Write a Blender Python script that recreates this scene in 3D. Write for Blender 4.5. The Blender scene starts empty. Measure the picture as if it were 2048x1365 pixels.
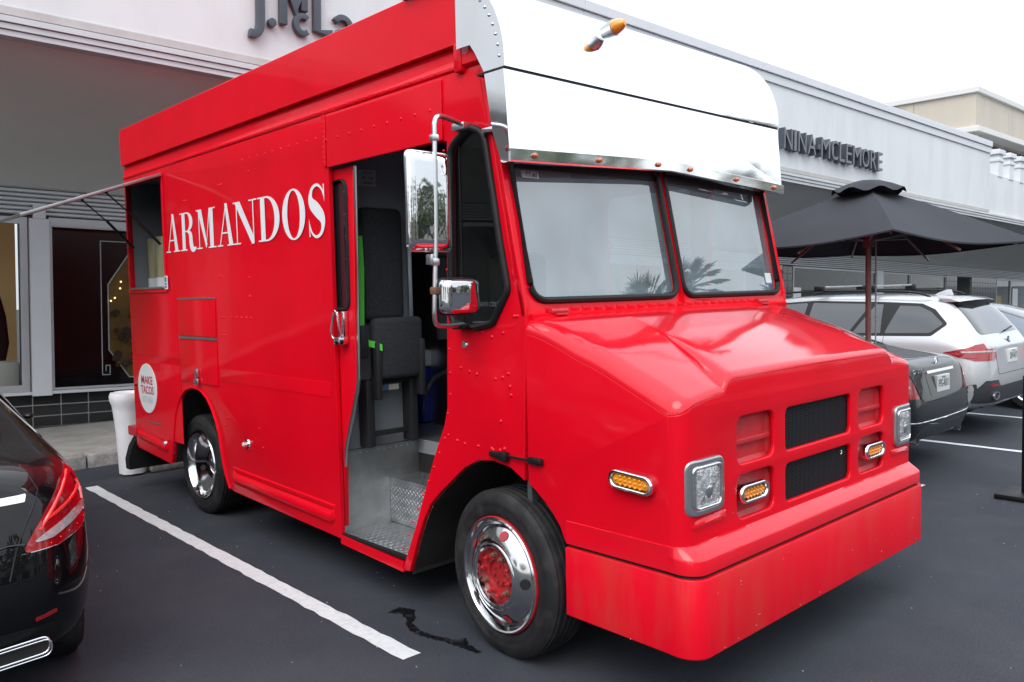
import bpy, bmesh, math, random
from mathutils import Vector, Matrix
from mathutils.bvhtree import BVHTree
from math import sin, cos, pi, radians, sqrt
random.seed(7)
SC = bpy.context.scene
COL = SC.collection
# ---------------------------------------------------------------- camera
YAW, PITCH, ROLL, FPX = 43.17, -3.453, -1.328, 1663.8
CAMP = Vector((-2.636, -2.900, 1.747))
a_, b_, c_ = radians(YAW), radians(PITCH), radians(ROLL)
FW = Vector((sin(a_)*cos(b_), cos(a_)*cos(b_), sin(b_)))
R0 = Vector((cos(a_), -sin(a_), 0)); U0 = R0.cross(FW)
RT = R0*cos(c_) + U0*sin(c_); UP = -R0*sin(c_) + U0*cos(c_)
cam_d = bpy.data.cameras.new('camera'); cam = bpy.data.objects.new('camera', cam_d); COL.objects.link(cam)
mw = Matrix((RT, UP, -FW)).transposed().to_4x4(); mw.translation = CAMP
cam.matrix_world = mw
cam_d.sensor_width = 36; cam_d.lens = FPX*36/2048
cam_d.clip_start = 0.05; cam_d.clip_end = 900
SC.camera = cam
# ---------------------------------------------------------------- sky, sun, exposure
SUN_EL, SUN_AZ = radians(50), radians(240)
W = bpy.data.worlds.new('World'); SC.world = W; W.use_nodes = True
wt = W.node_tree; wt.nodes.clear()
def wn(t, **k):
    n = wt.nodes.new(t)
    for a, v in k.items(): setattr(n, a, v)
    return n
sky = wn('ShaderNodeTexSky', sky_type='NISHITA', sun_disc=False, sun_elevation=SUN_EL, sun_rotation=SUN_AZ)
sky.air_density = 1.0; sky.dust_density = 4.0
bg1 = wn('ShaderNodeBackground'); bg1.inputs['Strength'].default_value = 0.06
wt.links.new(sky.outputs[0], bg1.inputs[0])
tc = wn('ShaderNodeTexCoord'); mp = wn('ShaderNodeMapping'); mp.inputs['Scale'].default_value = (1, 1, 2.6)
nz = wn('ShaderNodeTexNoise'); nz.inputs['Scale'].default_value = 2.2; nz.inputs['Detail'].default_value = 5
rp = wn('ShaderNodeValToRGB')
rp.color_ramp.elements[0].position = 0.34; rp.color_ramp.elements[0].color = (0.70, 0.75, 0.83, 1)
rp.color_ramp.elements[1].position = 0.66; rp.color_ramp.elements[1].color = (0.94, 0.975, 1.0, 1)
wt.links.new(tc.outputs['Generated'], mp.inputs[0]); wt.links.new(mp.outputs[0], nz.inputs[0]); wt.links.new(nz.outputs[0], rp.inputs[0])
bg2 = wn('ShaderNodeBackground')
# overcast sky: the zenith about twice as bright as the horizon
sxyz = wn('ShaderNodeSeparateXYZ'); mrz = wn('ShaderNodeMapRange'); mrz.inputs[1].default_value = 0.0; mrz.inputs[2].default_value = 1.0
mrz.inputs[3].default_value = 1.25; mrz.inputs[4].default_value = 2.35
wt.links.new(tc.outputs['Generated'], sxyz.inputs[0]); wt.links.new(sxyz.outputs[2], mrz.inputs[0]); wt.links.new(mrz.outputs[0], bg2.inputs['Strength'])
wt.links.new(rp.outputs[0], bg2.inputs[0])
add = wn('ShaderNodeAddShader'); out = wn('ShaderNodeOutputWorld')
wt.links.new(bg1.outputs[0], add.inputs[0]); wt.links.new(bg2.outputs[0], add.inputs[1]); wt.links.new(add.outputs[0], out.inputs[0])
sun_d = bpy.data.lights.new('sun', 'SUN'); sun_d.energy = 1.4; sun_d.angle = radians(40); sun_d.color = (1, 0.97, 0.93)
sun = bpy.data.objects.new('sun', sun_d); COL.objects.link(sun)
sdir = Vector((sin(SUN_AZ)*cos(SUN_EL), cos(SUN_AZ)*cos(SUN_EL), sin(SUN_EL)))
sun.rotation_euler = sdir.to_track_quat('Z', 'Y').to_euler()
SC.view_settings.view_transform = 'Standard'; SC.view_settings.look = 'None'
SC.view_settings.exposure = -0.06; SC.view_settings.gamma = 1; SC.view_settings.use_curve_mapping = False
SC.render.engine = 'CYCLES'
SC.cycles.use_denoising = True
SC.cycles.max_bounces = 8; SC.cycles.transparent_max_bounces = 16
SC.cycles.caustics_reflective = False; SC.cycles.caustics_refractive = False
SC.cycles.sample_clamp_indirect = 6

# ---------------------------------------------------------------- materials
MATS = {}
def mat(name, col, rough=0.5, metal=0.0, coat=0.0, coat_rough=0.04, spec=0.5, var=0.0, vscale=6.0, dirt=None, dscale=3.0, damt=0.0,
        bump=0.0, bscale=40.0, bdist=0.002, rvar=0.0, emit=None, estr=0.0, stretch=None, wave=0.0, sheen=0.0, speck=0.0):
    m = bpy.data.materials.new(name); m.use_nodes = True
    nt = m.node_tree; b = nt.nodes['Principled BSDF']; L = nt.links.new
    b.inputs['Roughness'].default_value = rough; b.inputs['Metallic'].default_value = metal
    b.inputs['Coat Weight'].default_value = coat; b.inputs['Coat Roughness'].default_value = coat_rough
    b.inputs['Specular IOR Level'].default_value = spec
    if sheen: b.inputs['Sheen Weight'].default_value = sheen
    if emit: b.inputs['Emission Color'].default_value = (*emit, 1); b.inputs['Emission Strength'].default_value = estr
    tc = nt.nodes.new('ShaderNodeTexCoord'); src = tc.outputs['Object']
    if stretch:
        mp = nt.nodes.new('ShaderNodeMapping'); mp.inputs['Scale'].default_value = stretch; L(src, mp.inputs[0]); src = mp.outputs[0]
    def noise(scale, detail=4.0, rough=0.55):
        n = nt.nodes.new('ShaderNodeTexNoise'); n.inputs['Scale'].default_value = scale; n.inputs['Detail'].default_value = detail
        n.inputs['Roughness'].default_value = rough; L(src, n.inputs['Vector']); return n.outputs[0]
    def ramp(v, p0, p1, c0=(0, 0, 0, 1), c1=(1, 1, 1, 1)):
        r = nt.nodes.new('ShaderNodeValToRGB'); r.color_ramp.elements[0].position = p0; r.color_ramp.elements[1].position = p1
        r.color_ramp.elements[0].color = c0; r.color_ramp.elements[1].color = c1; L(v, r.inputs[0]); return r.outputs[0]
    def mix(f, a, bb):
        x = nt.nodes.new('ShaderNodeMix'); x.data_type = 'RGBA'
        if isinstance(f, float): x.inputs[0].default_value = f
        else: L(f, x.inputs[0])
        for s, v in ((6, a), (7, bb)):
            if isinstance(v, tuple): x.inputs[s].default_value = v
            else: L(v, x.inputs[s])
        return x.outputs[2]
    c = (*col, 1); cs = None
    if speck:
        cs = mix(ramp(noise(75, 3.0, 0.75), 0.32, 0.70), tuple(v*(1-speck) for v in col)+(1,), tuple(v*(1+speck) for v in col)+(1,))
    if var and speck:
        cs = mix(0.45, cs, mix(ramp(noise(vscale), 0.3, 0.7), tuple(v*(1-var) for v in col)+(1,), tuple(v*(1+var) for v in col)+(1,)))
    elif var:
        lo = tuple(max(0, v*(1-var)) for v in col)+(1,); hi = tuple(min(1, v*(1+var)) for v in col)+(1,)
        cs = mix(ramp(noise(vscale), 0.3, 0.7), lo, hi)
    if dirt:
        f = nt.nodes.new('ShaderNodeMath'); f.operation = 'MULTIPLY'; f.inputs[1].default_value = damt
        L(ramp(noise(dscale, 7.0, 0.65), 0.46, 0.72), f.inputs[0])
        cs = mix(f.outputs[0], cs if cs else c, (*dirt, 1))
    if cs: L(cs, b.inputs['Base Color'])
    else: b.inputs['Base Color'].default_value = c
    if rvar:
        mr = nt.nodes.new('ShaderNodeMapRange'); mr.inputs[3].default_value = max(0, rough-rvar); mr.inputs[4].default_value = min(1, rough+rvar)
        L(noise(vscale*1.7, 6.0, 0.65), mr.inputs[0]); L(mr.outputs[0], b.inputs['Roughness'])
    hsum = None
    if bump:
        bp = nt.nodes.new('ShaderNodeBump'); bp.inputs['Strength'].default_value = bump; bp.inputs['Distance'].default_value = bdist
        L(noise(bscale, 3.0), bp.inputs['Height']); hsum = bp
    if wave:
        bw = nt.nodes.new('ShaderNodeBump'); bw.inputs['Strength'].default_value = 1.0; bw.inputs['Distance'].default_value = wave
        L(noise(1.6, 1.0), bw.inputs['Height'])
        if hsum: L(hsum.outputs[0], bw.inputs['Normal'])
        hsum = bw
    if hsum:
        L(hsum.outputs[0], b.inputs['Normal']); L(hsum.outputs[0], b.inputs['Coat Normal'])
    MATS[name] = m
    return m
def glassmat(name, tint=(0.9, 0.95, 0.95), f0=0.08, rough=0.0, sky_haze=0.0):
    m = bpy.data.materials.new(name); m.use_nodes = True; nt = m.node_tree; nt.nodes.clear(); L = nt.links.new
    o = nt.nodes.new('ShaderNodeOutputMaterial'); mx = nt.nodes.new('ShaderNodeMixShader')
    g_ = nt.nodes.new('ShaderNodeNewGeometry')
    def vm(op, *ins):
        n = nt.nodes.new('ShaderNodeVectorMath'); n.operation = op
        for i, v in enumerate(ins): L(v, n.inputs[i])
        return n.outputs['Value']
    def ma(op, a, b=None):
        n = nt.nodes.new('ShaderNodeMath'); n.operation = op
        for i, v in enumerate((a, b)):
            if v is None: continue
            if isinstance(v, (int, float)): n.inputs[i].default_value = v
            else: L(v, n.inputs[i])
        return n.outputs[0]
    c = ma('ABSOLUTE', vm('DOT_PRODUCT', g_.outputs['Incoming'], g_.outputs['Normal']))
    F = ma('ADD', f0, ma('MULTIPLY', 1-f0, ma('POWER', ma('SUBTRACT', 1.0, c), 5.0)))
    t = nt.nodes.new('ShaderNodeBsdfTransparent'); t.inputs[0].default_value = (*tint, 1)
    g = nt.nodes.new('ShaderNodeBsdfGlossy'); g.inputs['Roughness'].default_value = rough; g.inputs[0].default_value = (1, 1, 1, 1)
    ts = t.outputs[0]
    if sky_haze:
        df = nt.nodes.new('ShaderNodeBsdfDiffuse'); df.inputs[0].default_value = (0.60, 0.84, 0.92, 1); m2 = nt.nodes.new('ShaderNodeMixShader')  # pale blue haze mixed in to stand for sky reflected in the glass
        nz = nt.nodes.new('ShaderNodeTexNoise'); nz.inputs['Scale'].default_value = 2.5; nz.inputs['Detail'].default_value = 5
        tcx = nt.nodes.new('ShaderNodeTexCoord'); mpx = nt.nodes.new('ShaderNodeMapping'); mpx.inputs['Scale'].default_value = (1.2, 1.2, 0.9); L(tcx.outputs['Object'], mpx.inputs[0]); L(mpx.outputs[0], nz.inputs[0])
        L(ma('MULTIPLY', nz.outputs[0], sky_haze*2), m2.inputs[0]); L(ts, m2.inputs[1]); L(df.outputs[0], m2.inputs[2]); ts = m2.outputs[0]
    L(F, mx.inputs[0]); L(ts, mx.inputs[1]); L(g.outputs[0], mx.inputs[2]); L(mx.outputs[0], o.inputs[0])
    MATS[name] = m
    return m

mat('red', (0.70, 0.002, 0.014), 0.55, spec=0.05, coat=0.40, coat_rough=0.06, var=0.05, vscale=2.5, bump=0.15, bscale=90, bdist=0.0006, wave=0.006, rvar=0.08)
mat('red_hood', (0.69, 0.003, 0.016), 0.5, spec=0.06, coat=1.0, coat_rough=0.07, var=0.06, vscale=3, bump=0.12, bscale=70, bdist=0.0006, wave=0.004, rvar=0.08)
mat('red_bumper', (0.64, 0.002, 0.015), 0.55, spec=0.08, coat=0.35, coat_rough=0.2, var=0.08, vscale=3, dirt=(0.42, 0.05, 0.03), dscale=5, damt=0.4, stretch=(1, 1, 0.25), bump=0.2, bscale=60, bdist=0.0008)
mat('red_dull', (0.50, 0.012, 0.022), 0.5, coat=0.2, coat_rough=0.3, var=0.12, vscale=14, dirt=(0.30, 0.06, 0.05), dscale=20, damt=0.4)
mat('letter_white', (0.80, 0.82, 0.84), 0.35, coat=0.4)
mat('chrome', (0.86, 0.87, 0.88), 0.06, 1.0, rvar=0.03, vscale=12)
mat('chrome_rim', (0.66, 0.67, 0.68), 0.12, 1.0, rvar=0.06, vscale=18, dirt=(0.35, 0.34, 0.33), dscale=14, damt=0.5)
mat('lamp_lens', (0.60, 0.63, 0.63), 0.16, 0.55, coat=1.0, coat_rough=0.02, var=0.35, vscale=28, bump=0.9, bscale=42, bdist=0.012)
mat('chrome_wavy', (0.62, 0.63, 0.64), 0.05, 1.0, wave=0.03, bump=0.15, bscale=7, bdist=0.02)
mat('visor_steel', (0.90, 0.91, 0.92), 0.07, 1.0, wave=0.004, rvar=0.03, vscale=4)
mat('steel', (0.62, 0.64, 0.66), 0.32, 1.0, rvar=0.1, vscale=9, bump=0.1, bscale=60)
mat('aluminium', (0.40, 0.415, 0.42), 0.5, 1.0, var=0.12, vscale=10, dirt=(0.24, 0.235, 0.23), dscale=6, damt=0.4, rvar=0.1, bump=0.2, bscale=50)
mat('tread_plate', (0.62, 0.64, 0.66), 0.36, 1.0, var=0.1, vscale=14, dirt=(0.14, 0.13, 0.12), dscale=7, damt=0.55, rvar=0.12)
mat('rubber', (0.009, 0.009, 0.010), 0.5, spec=0.3, var=0.3, vscale=20, bump=0.3, bscale=120)
mat('tyre', (0.013, 0.013, 0.015), 0.62, spec=0.3, var=0.25, vscale=9, dirt=(0.060, 0.056, 0.052), dscale=6, damt=0.6, bump=0.35, bscale=110)
mat('black_plastic', (0.009, 0.009, 0.010), 0.45, spec=0.3, bump=0.2, bscale=150, rvar=0.1)
mat('black', (0.006, 0.006, 0.007), 0.6)
mat('chassis', (0.014, 0.013, 0.013), 0.8, var=0.4)
mat('grille', (0.012, 0.013, 0.017), 0.55)
mat('hub_red', (0.40, 0.012, 0.018), 0.45, coat=0.3, var=0.2, vscale=25, dirt=(0.12, 0.03, 0.02), dscale=30, damt=0.6)
mat('rust', (0.17, 0.07, 0.045), 0.75, var=0.3, vscale=60)
mat('amber', (0.95, 0.30, 0.010), 0.25, coat=1.0, var=0.25, vscale=80, bump=0.4, bscale=160, bdist=0.003)
mat('marker', (0.50, 0.10, 0.010), 0.3, coat=1.0)
mat('seat_fabric', (0.030, 0.032, 0.037), 0.9, var=0.25, vscale=60, bump=0.5, bscale=300, bdist=0.002)
mat('seat_shell', (0.020, 0.020, 0.022), 0.5)
mat('belt_green', (0.10, 0.62, 0.06), 0.6)
mat('cooler_blue', (0.008, 0.02, 0.30), 0.35, coat=0.2)
mat('cooler_white', (0.72, 0.74, 0.76), 0.45)
mat('interior_grey', (0.30, 0.32, 0.34), 0.55, var=0.1, dirt=(0.12, 0.12, 0.12), damt=0.4)
mat('interior_white', (0.78, 0.80, 0.80), 0.5, var=0.05)
mat('interior_dark', (0.05, 0.055, 0.06), 0.6, var=0.3)
mat('sticker', (0.60, 0.70, 0.68), 0.5, var=0.05)
mat('sticker_blue', (0.10, 0.20, 0.42), 0.5)
mat('print_dark', (0.05, 0.09, 0.09), 0.6)
mat('print_red', (0.50, 0.02, 0.05), 0.5)
mat('print_grey', (0.55, 0.56, 0.56), 0.5)
mat('juice', (0.40, 0.37, 0.20), 0.3)
mat('yellow', (0.8, 0.55, 0.02), 0.5)
glassmat('windshield', (0.78, 0.88, 0.92), 0.20, sky_haze=0.19)
glassmat('cab_glass', (0.45, 0.52, 0.52), 0.07)
glassmat('shop_glass', (0.86, 0.88, 0.88), 0.02)
glassmat('lamp_glass', (0.92, 0.95, 0.95), 0.05)
mat('asphalt', (0.033, 0.038, 0.050), 0.82, spec=0.35, speck=0.55, var=0.22, vscale=0.9, dirt=(0.062, 0.065, 0.074), dscale=1.4, damt=0.45, bump=0.65, bscale=170, bdist=0.006)
mat('road_paint', (0.64, 0.67, 0.69), 0.7, var=0.06, vscale=6, dirt=(0.35, 0.35, 0.36), dscale=26, damt=0.4, bump=0.5, bscale=200, bdist=0.003)
mat('wet', (0.010, 0.010, 0.012), 0.25, spec=0.5)
mat('concrete', (0.34, 0.33, 0.31), 0.85, var=0.15, vscale=5, dirt=(0.17, 0.16, 0.145), dscale=3, damt=0.6, bump=0.5, bscale=90, bdist=0.003)
mat('concrete_old', (0.30, 0.29, 0.28), 0.9, var=0.3, vscale=14, dirt=(0.10, 0.09, 0.08), dscale=8, damt=0.7, bump=0.7, bscale=60, bdist=0.006)
mat('stucco', (0.70, 0.73, 0.75), 0.8, var=0.025, vscale=1.3, dirt=(0.54, 0.545, 0.545), dscale=1.6, damt=0.42, stretch=(1, 1, 0.35), bump=0.25, bscale=160, bdist=0.002)
mat('stucco_stained', (0.52, 0.515, 0.51), 0.85, var=0.07, vscale=3, dirt=(0.42, 0.40, 0.38), dscale=4, damt=0.55, stretch=(1, 1, 0.4), bump=0.25, bscale=150)
mat('cap_metal', (0.66, 0.68, 0.71), 0.5, var=0.03, vscale=1.5)
mat('soffit', (0.74, 0.77, 0.74), 0.85, var=0.05, vscale=0.7)
mat('trim_metal', (0.56, 0.58, 0.60), 0.42, var=0.05, vscale=2)
mat('gap_dark', (0.05, 0.05, 0.055), 0.7)
mat('bezel', (0.42, 0.44, 0.46), 0.30, 0.85, rvar=0.08)
mat('frame_grey', (0.42, 0.44, 0.46), 0.4, 0.3, var=0.05)
mat('tile_black', (0.010, 0.011, 0.012), 0.16, coat=0.5, var=0.3, vscale=3)
mat('grout', (0.33, 0.34, 0.34), 0.8)
mat('display_black', (0.004, 0.003, 0.004), 0.25)
mat('tan', (0.52, 0.47, 0.40), 0.8, var=0.06, vscale=1.2, stretch=(1, 1, 0.2))
mat('tan_trim', (0.64, 0.64, 0.63), 0.6)
mat('sign_grey', (0.060, 0.072, 0.090), 0.42, var=0.06)
mat('sign_face', (0.15, 0.165, 0.19), 0.45, var=0.05)
mat('umbrella', (0.021, 0.024, 0.033), 0.85, var=0.1, vscale=4, bump=0.4, bscale=500, bdist=0.001)
mat('wood', (0.30, 0.15, 0.115), 0.5, coat=0.3, var=0.3, vscale=8, stretch=(6, 6, 0.6))
mat('bag_white', (0.82, 0.83, 0.86), 0.4, var=0.04, bump=0.4, bscale=9, bdist=0.012)
mat('bin_black', (0.008, 0.008, 0.009), 0.5)
mat('car_black', (0.002, 0.002, 0.003), 0.35, spec=0.1, coat=0.75, coat_rough=0.015)
mat('car_grey', (0.008, 0.010, 0.013), 0.4, 0.0, spec=0.2, coat=0.8, coat_rough=0.03)
mat('car_white', (0.52, 0.535, 0.555), 0.36, 0.5, coat=1.0, coat_rough=0.03)
mat('car_silver', (0.36, 0.38, 0.40), 0.35, 0.5, coat=0.8)
mat('car_blue', (0.13, 0.16, 0.20), 0.35, 0.5, coat=1.0)
mat('car_cladding', (0.030, 0.034, 0.040), 0.6)
mat('car_glass', (0.012, 0.016, 0.020), 0.05, coat=0.6, spec=0.9)
mat('lamp_red', (0.30, 0.003, 0.008), 0.15, coat=1.0)
mat('lamp_red_bright', (0.75, 0.02, 0.02), 0.2, coat=1.0, emit=(1, 0.03, 0.02), estr=0.25)
mat('lamp_clear', (0.38, 0.33, 0.34), 0.15, coat=1.0, var=0.2, vscale=60)
mat('plate', (0.70, 0.72, 0.72), 0.4)
mat('seam', (0.004, 0.004, 0.004), 0.6)
mat('leaf', (0.045, 0.075, 0.022), 0.6, var=0.4, vscale=2)
mat('bark', (0.13, 0.10, 0.075), 0.9, var=0.3, vscale=6, bump=0.8, bscale=20, bdist=0.02)
mat('glow_wall', (0.55, 0.36, 0.18), 0.7, emit=(1, 0.62, 0.28), estr=0.10)
mat('shop_white', (0.62, 0.58, 0.52), 0.8)
mat('coat_dark', (0.020, 0.012, 0.016), 0.85)
mat('bulb', (1, 0.7, 0.3), 0.3, emit=(1.0, 0.62, 0.22), estr=4.0)
mat('poster_gold', (0.09, 0.045, 0.006), 0.5, emit=(0.9, 0.5, 0.08), estr=0.02, var=0.5, vscale=4)
mat('lamp_bowl', (0.80, 0.82, 0.82), 0.22, 0.7)
mat('flowers', (0.05, 0.025, 0.018), 0.8, var=0.7, vscale=16)
mat('blue_badge', (0.02, 0.10, 0.45), 0.3, coat=1)
mat('white_badge', (0.8, 0.8, 0.8), 0.3, coat=1)

# ---------------------------------------------------------------- helpers
def finish(name, bm, m, parent=None, smooth=35, inv=True, sub=0, kind=None, merge=True):
    if merge: bmesh.ops.remove_doubles(bm, verts=bm.verts, dist=1e-5)
    bmesh.ops.recalc_face_normals(bm, faces=bm.faces)
    me = bpy.data.meshes.new(name); bm.to_mesh(me); bm.free()
    return mobj(name, me, m, parent, smooth, inv, sub, kind)
def mobj(name, me, m, parent=None, smooth=35, inv=True, sub=0, kind=None):
    if m and not me.materials: me.materials.append(MATS[m])
    if smooth and len(me.polygons):
        me.polygons.foreach_set('use_smooth', [True]*len(me.polygons))
        if smooth < 180: me.set_sharp_from_angle(angle=radians(smooth))
    o = bpy.data.objects.new(name, me); COL.objects.link(o)
    if parent is not None:
        o.parent = parent
        if inv: o.matrix_parent_inverse = (parent['_m'] if False else PM[parent.name]).inverted()
    if sub:
        md = o.modifiers.new('sub', 'SUBSURF'); md.levels = sub; md.render_levels = sub
    if kind: o['kind'] = kind
    return o
PM = {}
def thing(name, label, cat, loc=(0, 0, 0), mw=None, group=None):
    o = bpy.data.objects.new(name, None); COL.objects.link(o); o.empty_display_size = 0.2
    M_ = mw if mw is not None else Matrix.Translation(Vector(loc))
    o.matrix_world = M_; PM[o.name] = M_.copy()
    o['label'] = label; o['category'] = cat
    if group: o['group'] = group
    return o
def tag(o, label, cat, group=None):
    o['label'] = label; o['category'] = cat
    if group: o['group'] = group
    return o
def struct(o): o['kind'] = 'structure'; return o
def share(o, name, parent, mloc=None, inv=False):
    c = bpy.data.objects.new(name, o.data); COL.objects.link(c); c.parent = parent
    if inv: c.matrix_parent_inverse = PM[parent.name].inverted()
    if mloc is not None: c.matrix_basis = mloc
    return c
def B(): return bmesh.new()
def box(bm, x0, x1, y0, y1, z0, z1, bev=0.0, M_=None, seg=2):
    r = bmesh.ops.create_cube(bm, size=1.0); vs = r['verts']
    for v in vs:
        v.co = Vector(((x0+x1)/2+v.co.x*(x1-x0), (y0+y1)/2+v.co.y*(y1-y0), (z0+z1)/2+v.co.z*(z1-z0)))
    if bev > 0:
        es = list({e for v in vs for e in v.link_edges})
        rr = bmesh.ops.bevel(bm, geom=es, offset=bev, segments=seg, affect='EDGES', profile=0.5)
        vs = rr['verts']
    if M_ is not None: bmesh.ops.transform(bm, matrix=M_, verts=list(vs))
    return bm
def frame_axes(d):
    d = d.normalized(); up = Vector((0, 0, 1)) if abs(d.z) < 0.95 else Vector((1, 0, 0))
    x = d.cross(up).normalized(); y = x.cross(d).normalized(); return x, y
def cyl(bm, p0, p1, r0, r1=None, seg=16, cap=True):
    p0, p1 = Vector(p0), Vector(p1); r1 = r0 if r1 is None else r1
    x, y = frame_axes(p1-p0); A = []; C = []
    for i in range(seg):
        t = 2*pi*i/seg; d = x*cos(t)+y*sin(t)
        A.append(bm.verts.new(p0+d*r0)); C.append(bm.verts.new(p1+d*r1))
    for i in range(seg):
        j = (i+1) % seg; bm.faces.new((A[i], A[j], C[j], C[i]))
    if cap: bm.faces.new(A[::-1]); bm.faces.new(C)
    return bm
def tube(bm, pts, r, seg=10, closed=False, cap=True):
    pts = [Vector(p) for p in pts]; n = len(pts); rings = []; px = None
    for i in range(n):
        if closed: d = pts[(i+1) % n]-pts[i-1]
        else: d = pts[min(i+1, n-1)]-pts[max(i-1, 0)]
        d.normalize()
        if px is None: x, y = frame_axes(d)
        else:
            x = (px-d*px.dot(d)).normalized(); y = d.cross(x)
        px = x
        rr = r[i] if isinstance(r, (list, tuple)) else r
        rings.append([bm.verts.new(pts[i]+(x*cos(2*pi*k/seg)+y*sin(2*pi*k/seg))*rr) for k in range(seg)])
    m = n if closed else n-1
    for i in range(m):
        a, b = rings[i], rings[(i+1) % n]
        off = 0
        if closed and i == n-1:
            off = min(range(seg), key=lambda o: (a[0].co-b[o].co).length)
        for k in range(seg):
            bm.faces.new((a[k], a[(k+1) % seg], b[(k+1+off) % seg], b[(k+off) % seg]))
    if cap and not closed: bm.faces.new(rings[0][::-1]); bm.faces.new(rings[-1])
    return bm
def lathe(bm, prof, seg=40, M_=None):
    """prof: (radius, height) pairs turned about local Z"""
    rings = []
    for r, h in prof:
        if r < 1e-6: rings.append([bm.verts.new((0, 0, h))]*seg)
        else: rings.append([bm.verts.new((r*cos(2*pi*k/seg), r*sin(2*pi*k/seg), h)) for k in range(seg)])
    vs = {v for rg in rings for v in rg}
    for a, b in zip(rings, rings[1:]):
        for k in range(seg):
            q = [a[k], a[(k+1) % seg], b[(k+1) % seg], b[k]]; u = []
            for v in q:
                if v not in u: u.append(v)
            if len(u) > 2: bm.faces.new(u)
    if M_ is not None: bmesh.ops.transform(bm, matrix=M_, verts=list(vs))
    return bm
def loft(bm, secs, closed=True, cap=True):
    rings = [[bm.verts.new(p) for p in s] for s in secs]; n = len(rings[0])
    for a, b in zip(rings, rings[1:]):
        for k in range(n if closed else n-1):
            bm.faces.new((a[k], a[(k+1) % n], b[(k+1) % n], b[k]))
    if cap and closed: bm.faces.new(rings[0][::-1]); bm.faces.new(rings[-1])
    return bm
def rpoly(pts, r, n=5):
    """round the corners of a 2D polygon"""
    out = []; N = len(pts)
    for i in range(N):
        p = Vector(pts[i]); a = Vector(pts[i-1])-p; b = Vector(pts[(i+1) % N])-p
        rr = r[i] if isinstance(r, (list, tuple)) else r
        if rr <= 0: out.append(tuple(p)); continue
        la, lb = a.length, b.length; a.normalize(); b.normalize()
        ang = a.angle(b)
        if ang > pi-0.02: out.append(tuple(p)); continue
        t = min(rr/math.tan(ang/2), la*0.48, lb*0.48)
        for k in range(n+1):
            f = k/n
            q = (p+a*t)*(1-f)**2+p*2*f*(1-f)+(p+b*t)*f**2
            out.append(tuple(q))
    return out
def rrect(x0, x1, z0, z1, r, n=5): return rpoly([(x0, z0), (x1, z0), (x1, z1), (x0, z1)], r, n)
def ellipse(cx, cy, a, b, n=40): return [(cx+a*cos(2*pi*k/n), cy+b*sin(2*pi*k/n)) for k in range(n)]
def plate(loops, thick, bev=0.0, fn=None, cuts_u=(), cuts_v=(), bres=2):
    """filled 2D outline with holes, extruded; fn maps (u,v,w) to xyz; w runs -thick/2..thick/2"""
    cu = bpy.data.curves.new('tmp', 'CURVE'); cu.dimensions = '2D'; cu.fill_mode = 'BOTH'
    cu.extrude = max(0.0, thick/2-bev); cu.bevel_depth = bev; cu.bevel_resolution = bres; cu.offset = -bev
    for lp in loops:
        s = cu.splines.new('POLY'); s.points.add(len(lp)-1)
        for p, q in zip(s.points, lp): p.co = (q[0], q[1], 0, 1)
        s.use_cyclic_u = True
    o = bpy.data.objects.new('tmp', cu); COL.objects.link(o)
    dg = bpy.context.evaluated_depsgraph_get(); dg.update()
    me = bpy.data.meshes.new_from_object(o.evaluated_get(dg))
    bm = bmesh.new(); bm.from_mesh(me)
    bpy.data.objects.remove(o); bpy.data.curves.remove(cu); bpy.data.meshes.remove(me)
    bmesh.ops.remove_doubles(bm, verts=bm.verts, dist=1e-6)
    for u in cuts_u: bmesh.ops.bisect_plane(bm, geom=bm.verts[:]+bm.edges[:]+bm.faces[:], plane_co=(u, 0, 0), plane_no=(1, 0, 0), dist=1e-6)
    for v in cuts_v: bmesh.ops.bisect_plane(bm, geom=bm.verts[:]+bm.edges[:]+bm.faces[:], plane_co=(0, v, 0), plane_no=(0, 1, 0), dist=1e-6)
    if fn:
        for v in bm.verts: v.co = Vector(fn(v.co.x, v.co.y, v.co.z))
    return bm
def text_bm(s, size=1.0, extrude=0.0, bold=0.0, spacing=1.0):
    cu = bpy.data.curves.new('tmp', 'FONT'); cu.body = s; cu.size = size; cu.extrude = extrude; cu.offset = bold; cu.space_character = spacing
    cu.resolution_u = 4
    o = bpy.data.objects.new('tmp', cu); COL.objects.link(o)
    dg = bpy.context.evaluated_depsgraph_get(); dg.update()
    me = bpy.data.meshes.new_from_object(o.evaluated_get(dg))
    bm = bmesh.new(); bm.from_mesh(me)
    bpy.data.objects.remove(o); bpy.data.curves.remove(cu); bpy.data.meshes.remove(me)
    return bm
def fit(bm, fn, w, h):
    """scale text so that its bounds become 0..w, 0..h and map with fn(u,v,w)"""
    xs = [v.co.x for v in bm.verts]; ys = [v.co.y for v in bm.verts]
    x0, x1, y0, y1 = min(xs), max(xs), min(ys), max(ys)
    for v in bm.verts:
        v.co = Vector(fn((v.co.x-x0)/(x1-x0)*w, (v.co.y-y0)/(y1-y0)*h, v.co.z))
    return bm
def stroke2d(pts, wd):
    """2D stroke outline of given (full) width(s)"""
    L_, R_ = [], []; n = len(pts)
    for i in range(n):
        p = Vector(pts[i]); a = Vector(pts[max(i-1, 0)]); b = Vector(pts[min(i+1, n-1)])
        d = (b-a).normalized(); nn = Vector((-d.y, d.x)); w = (wd[i] if isinstance(wd, (list, tuple)) else wd)/2
        k = 1.0
        if 0 < i < n-1:
            d1 = (p-a).normalized(); k = 1/max(0.5, abs(Vector((-d1.y, d1.x)).dot(nn)))
        L_.append(tuple(p+nn*w*k)); R_.append(tuple(p-nn*w*k))
    return L_+R_[::-1]
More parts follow.
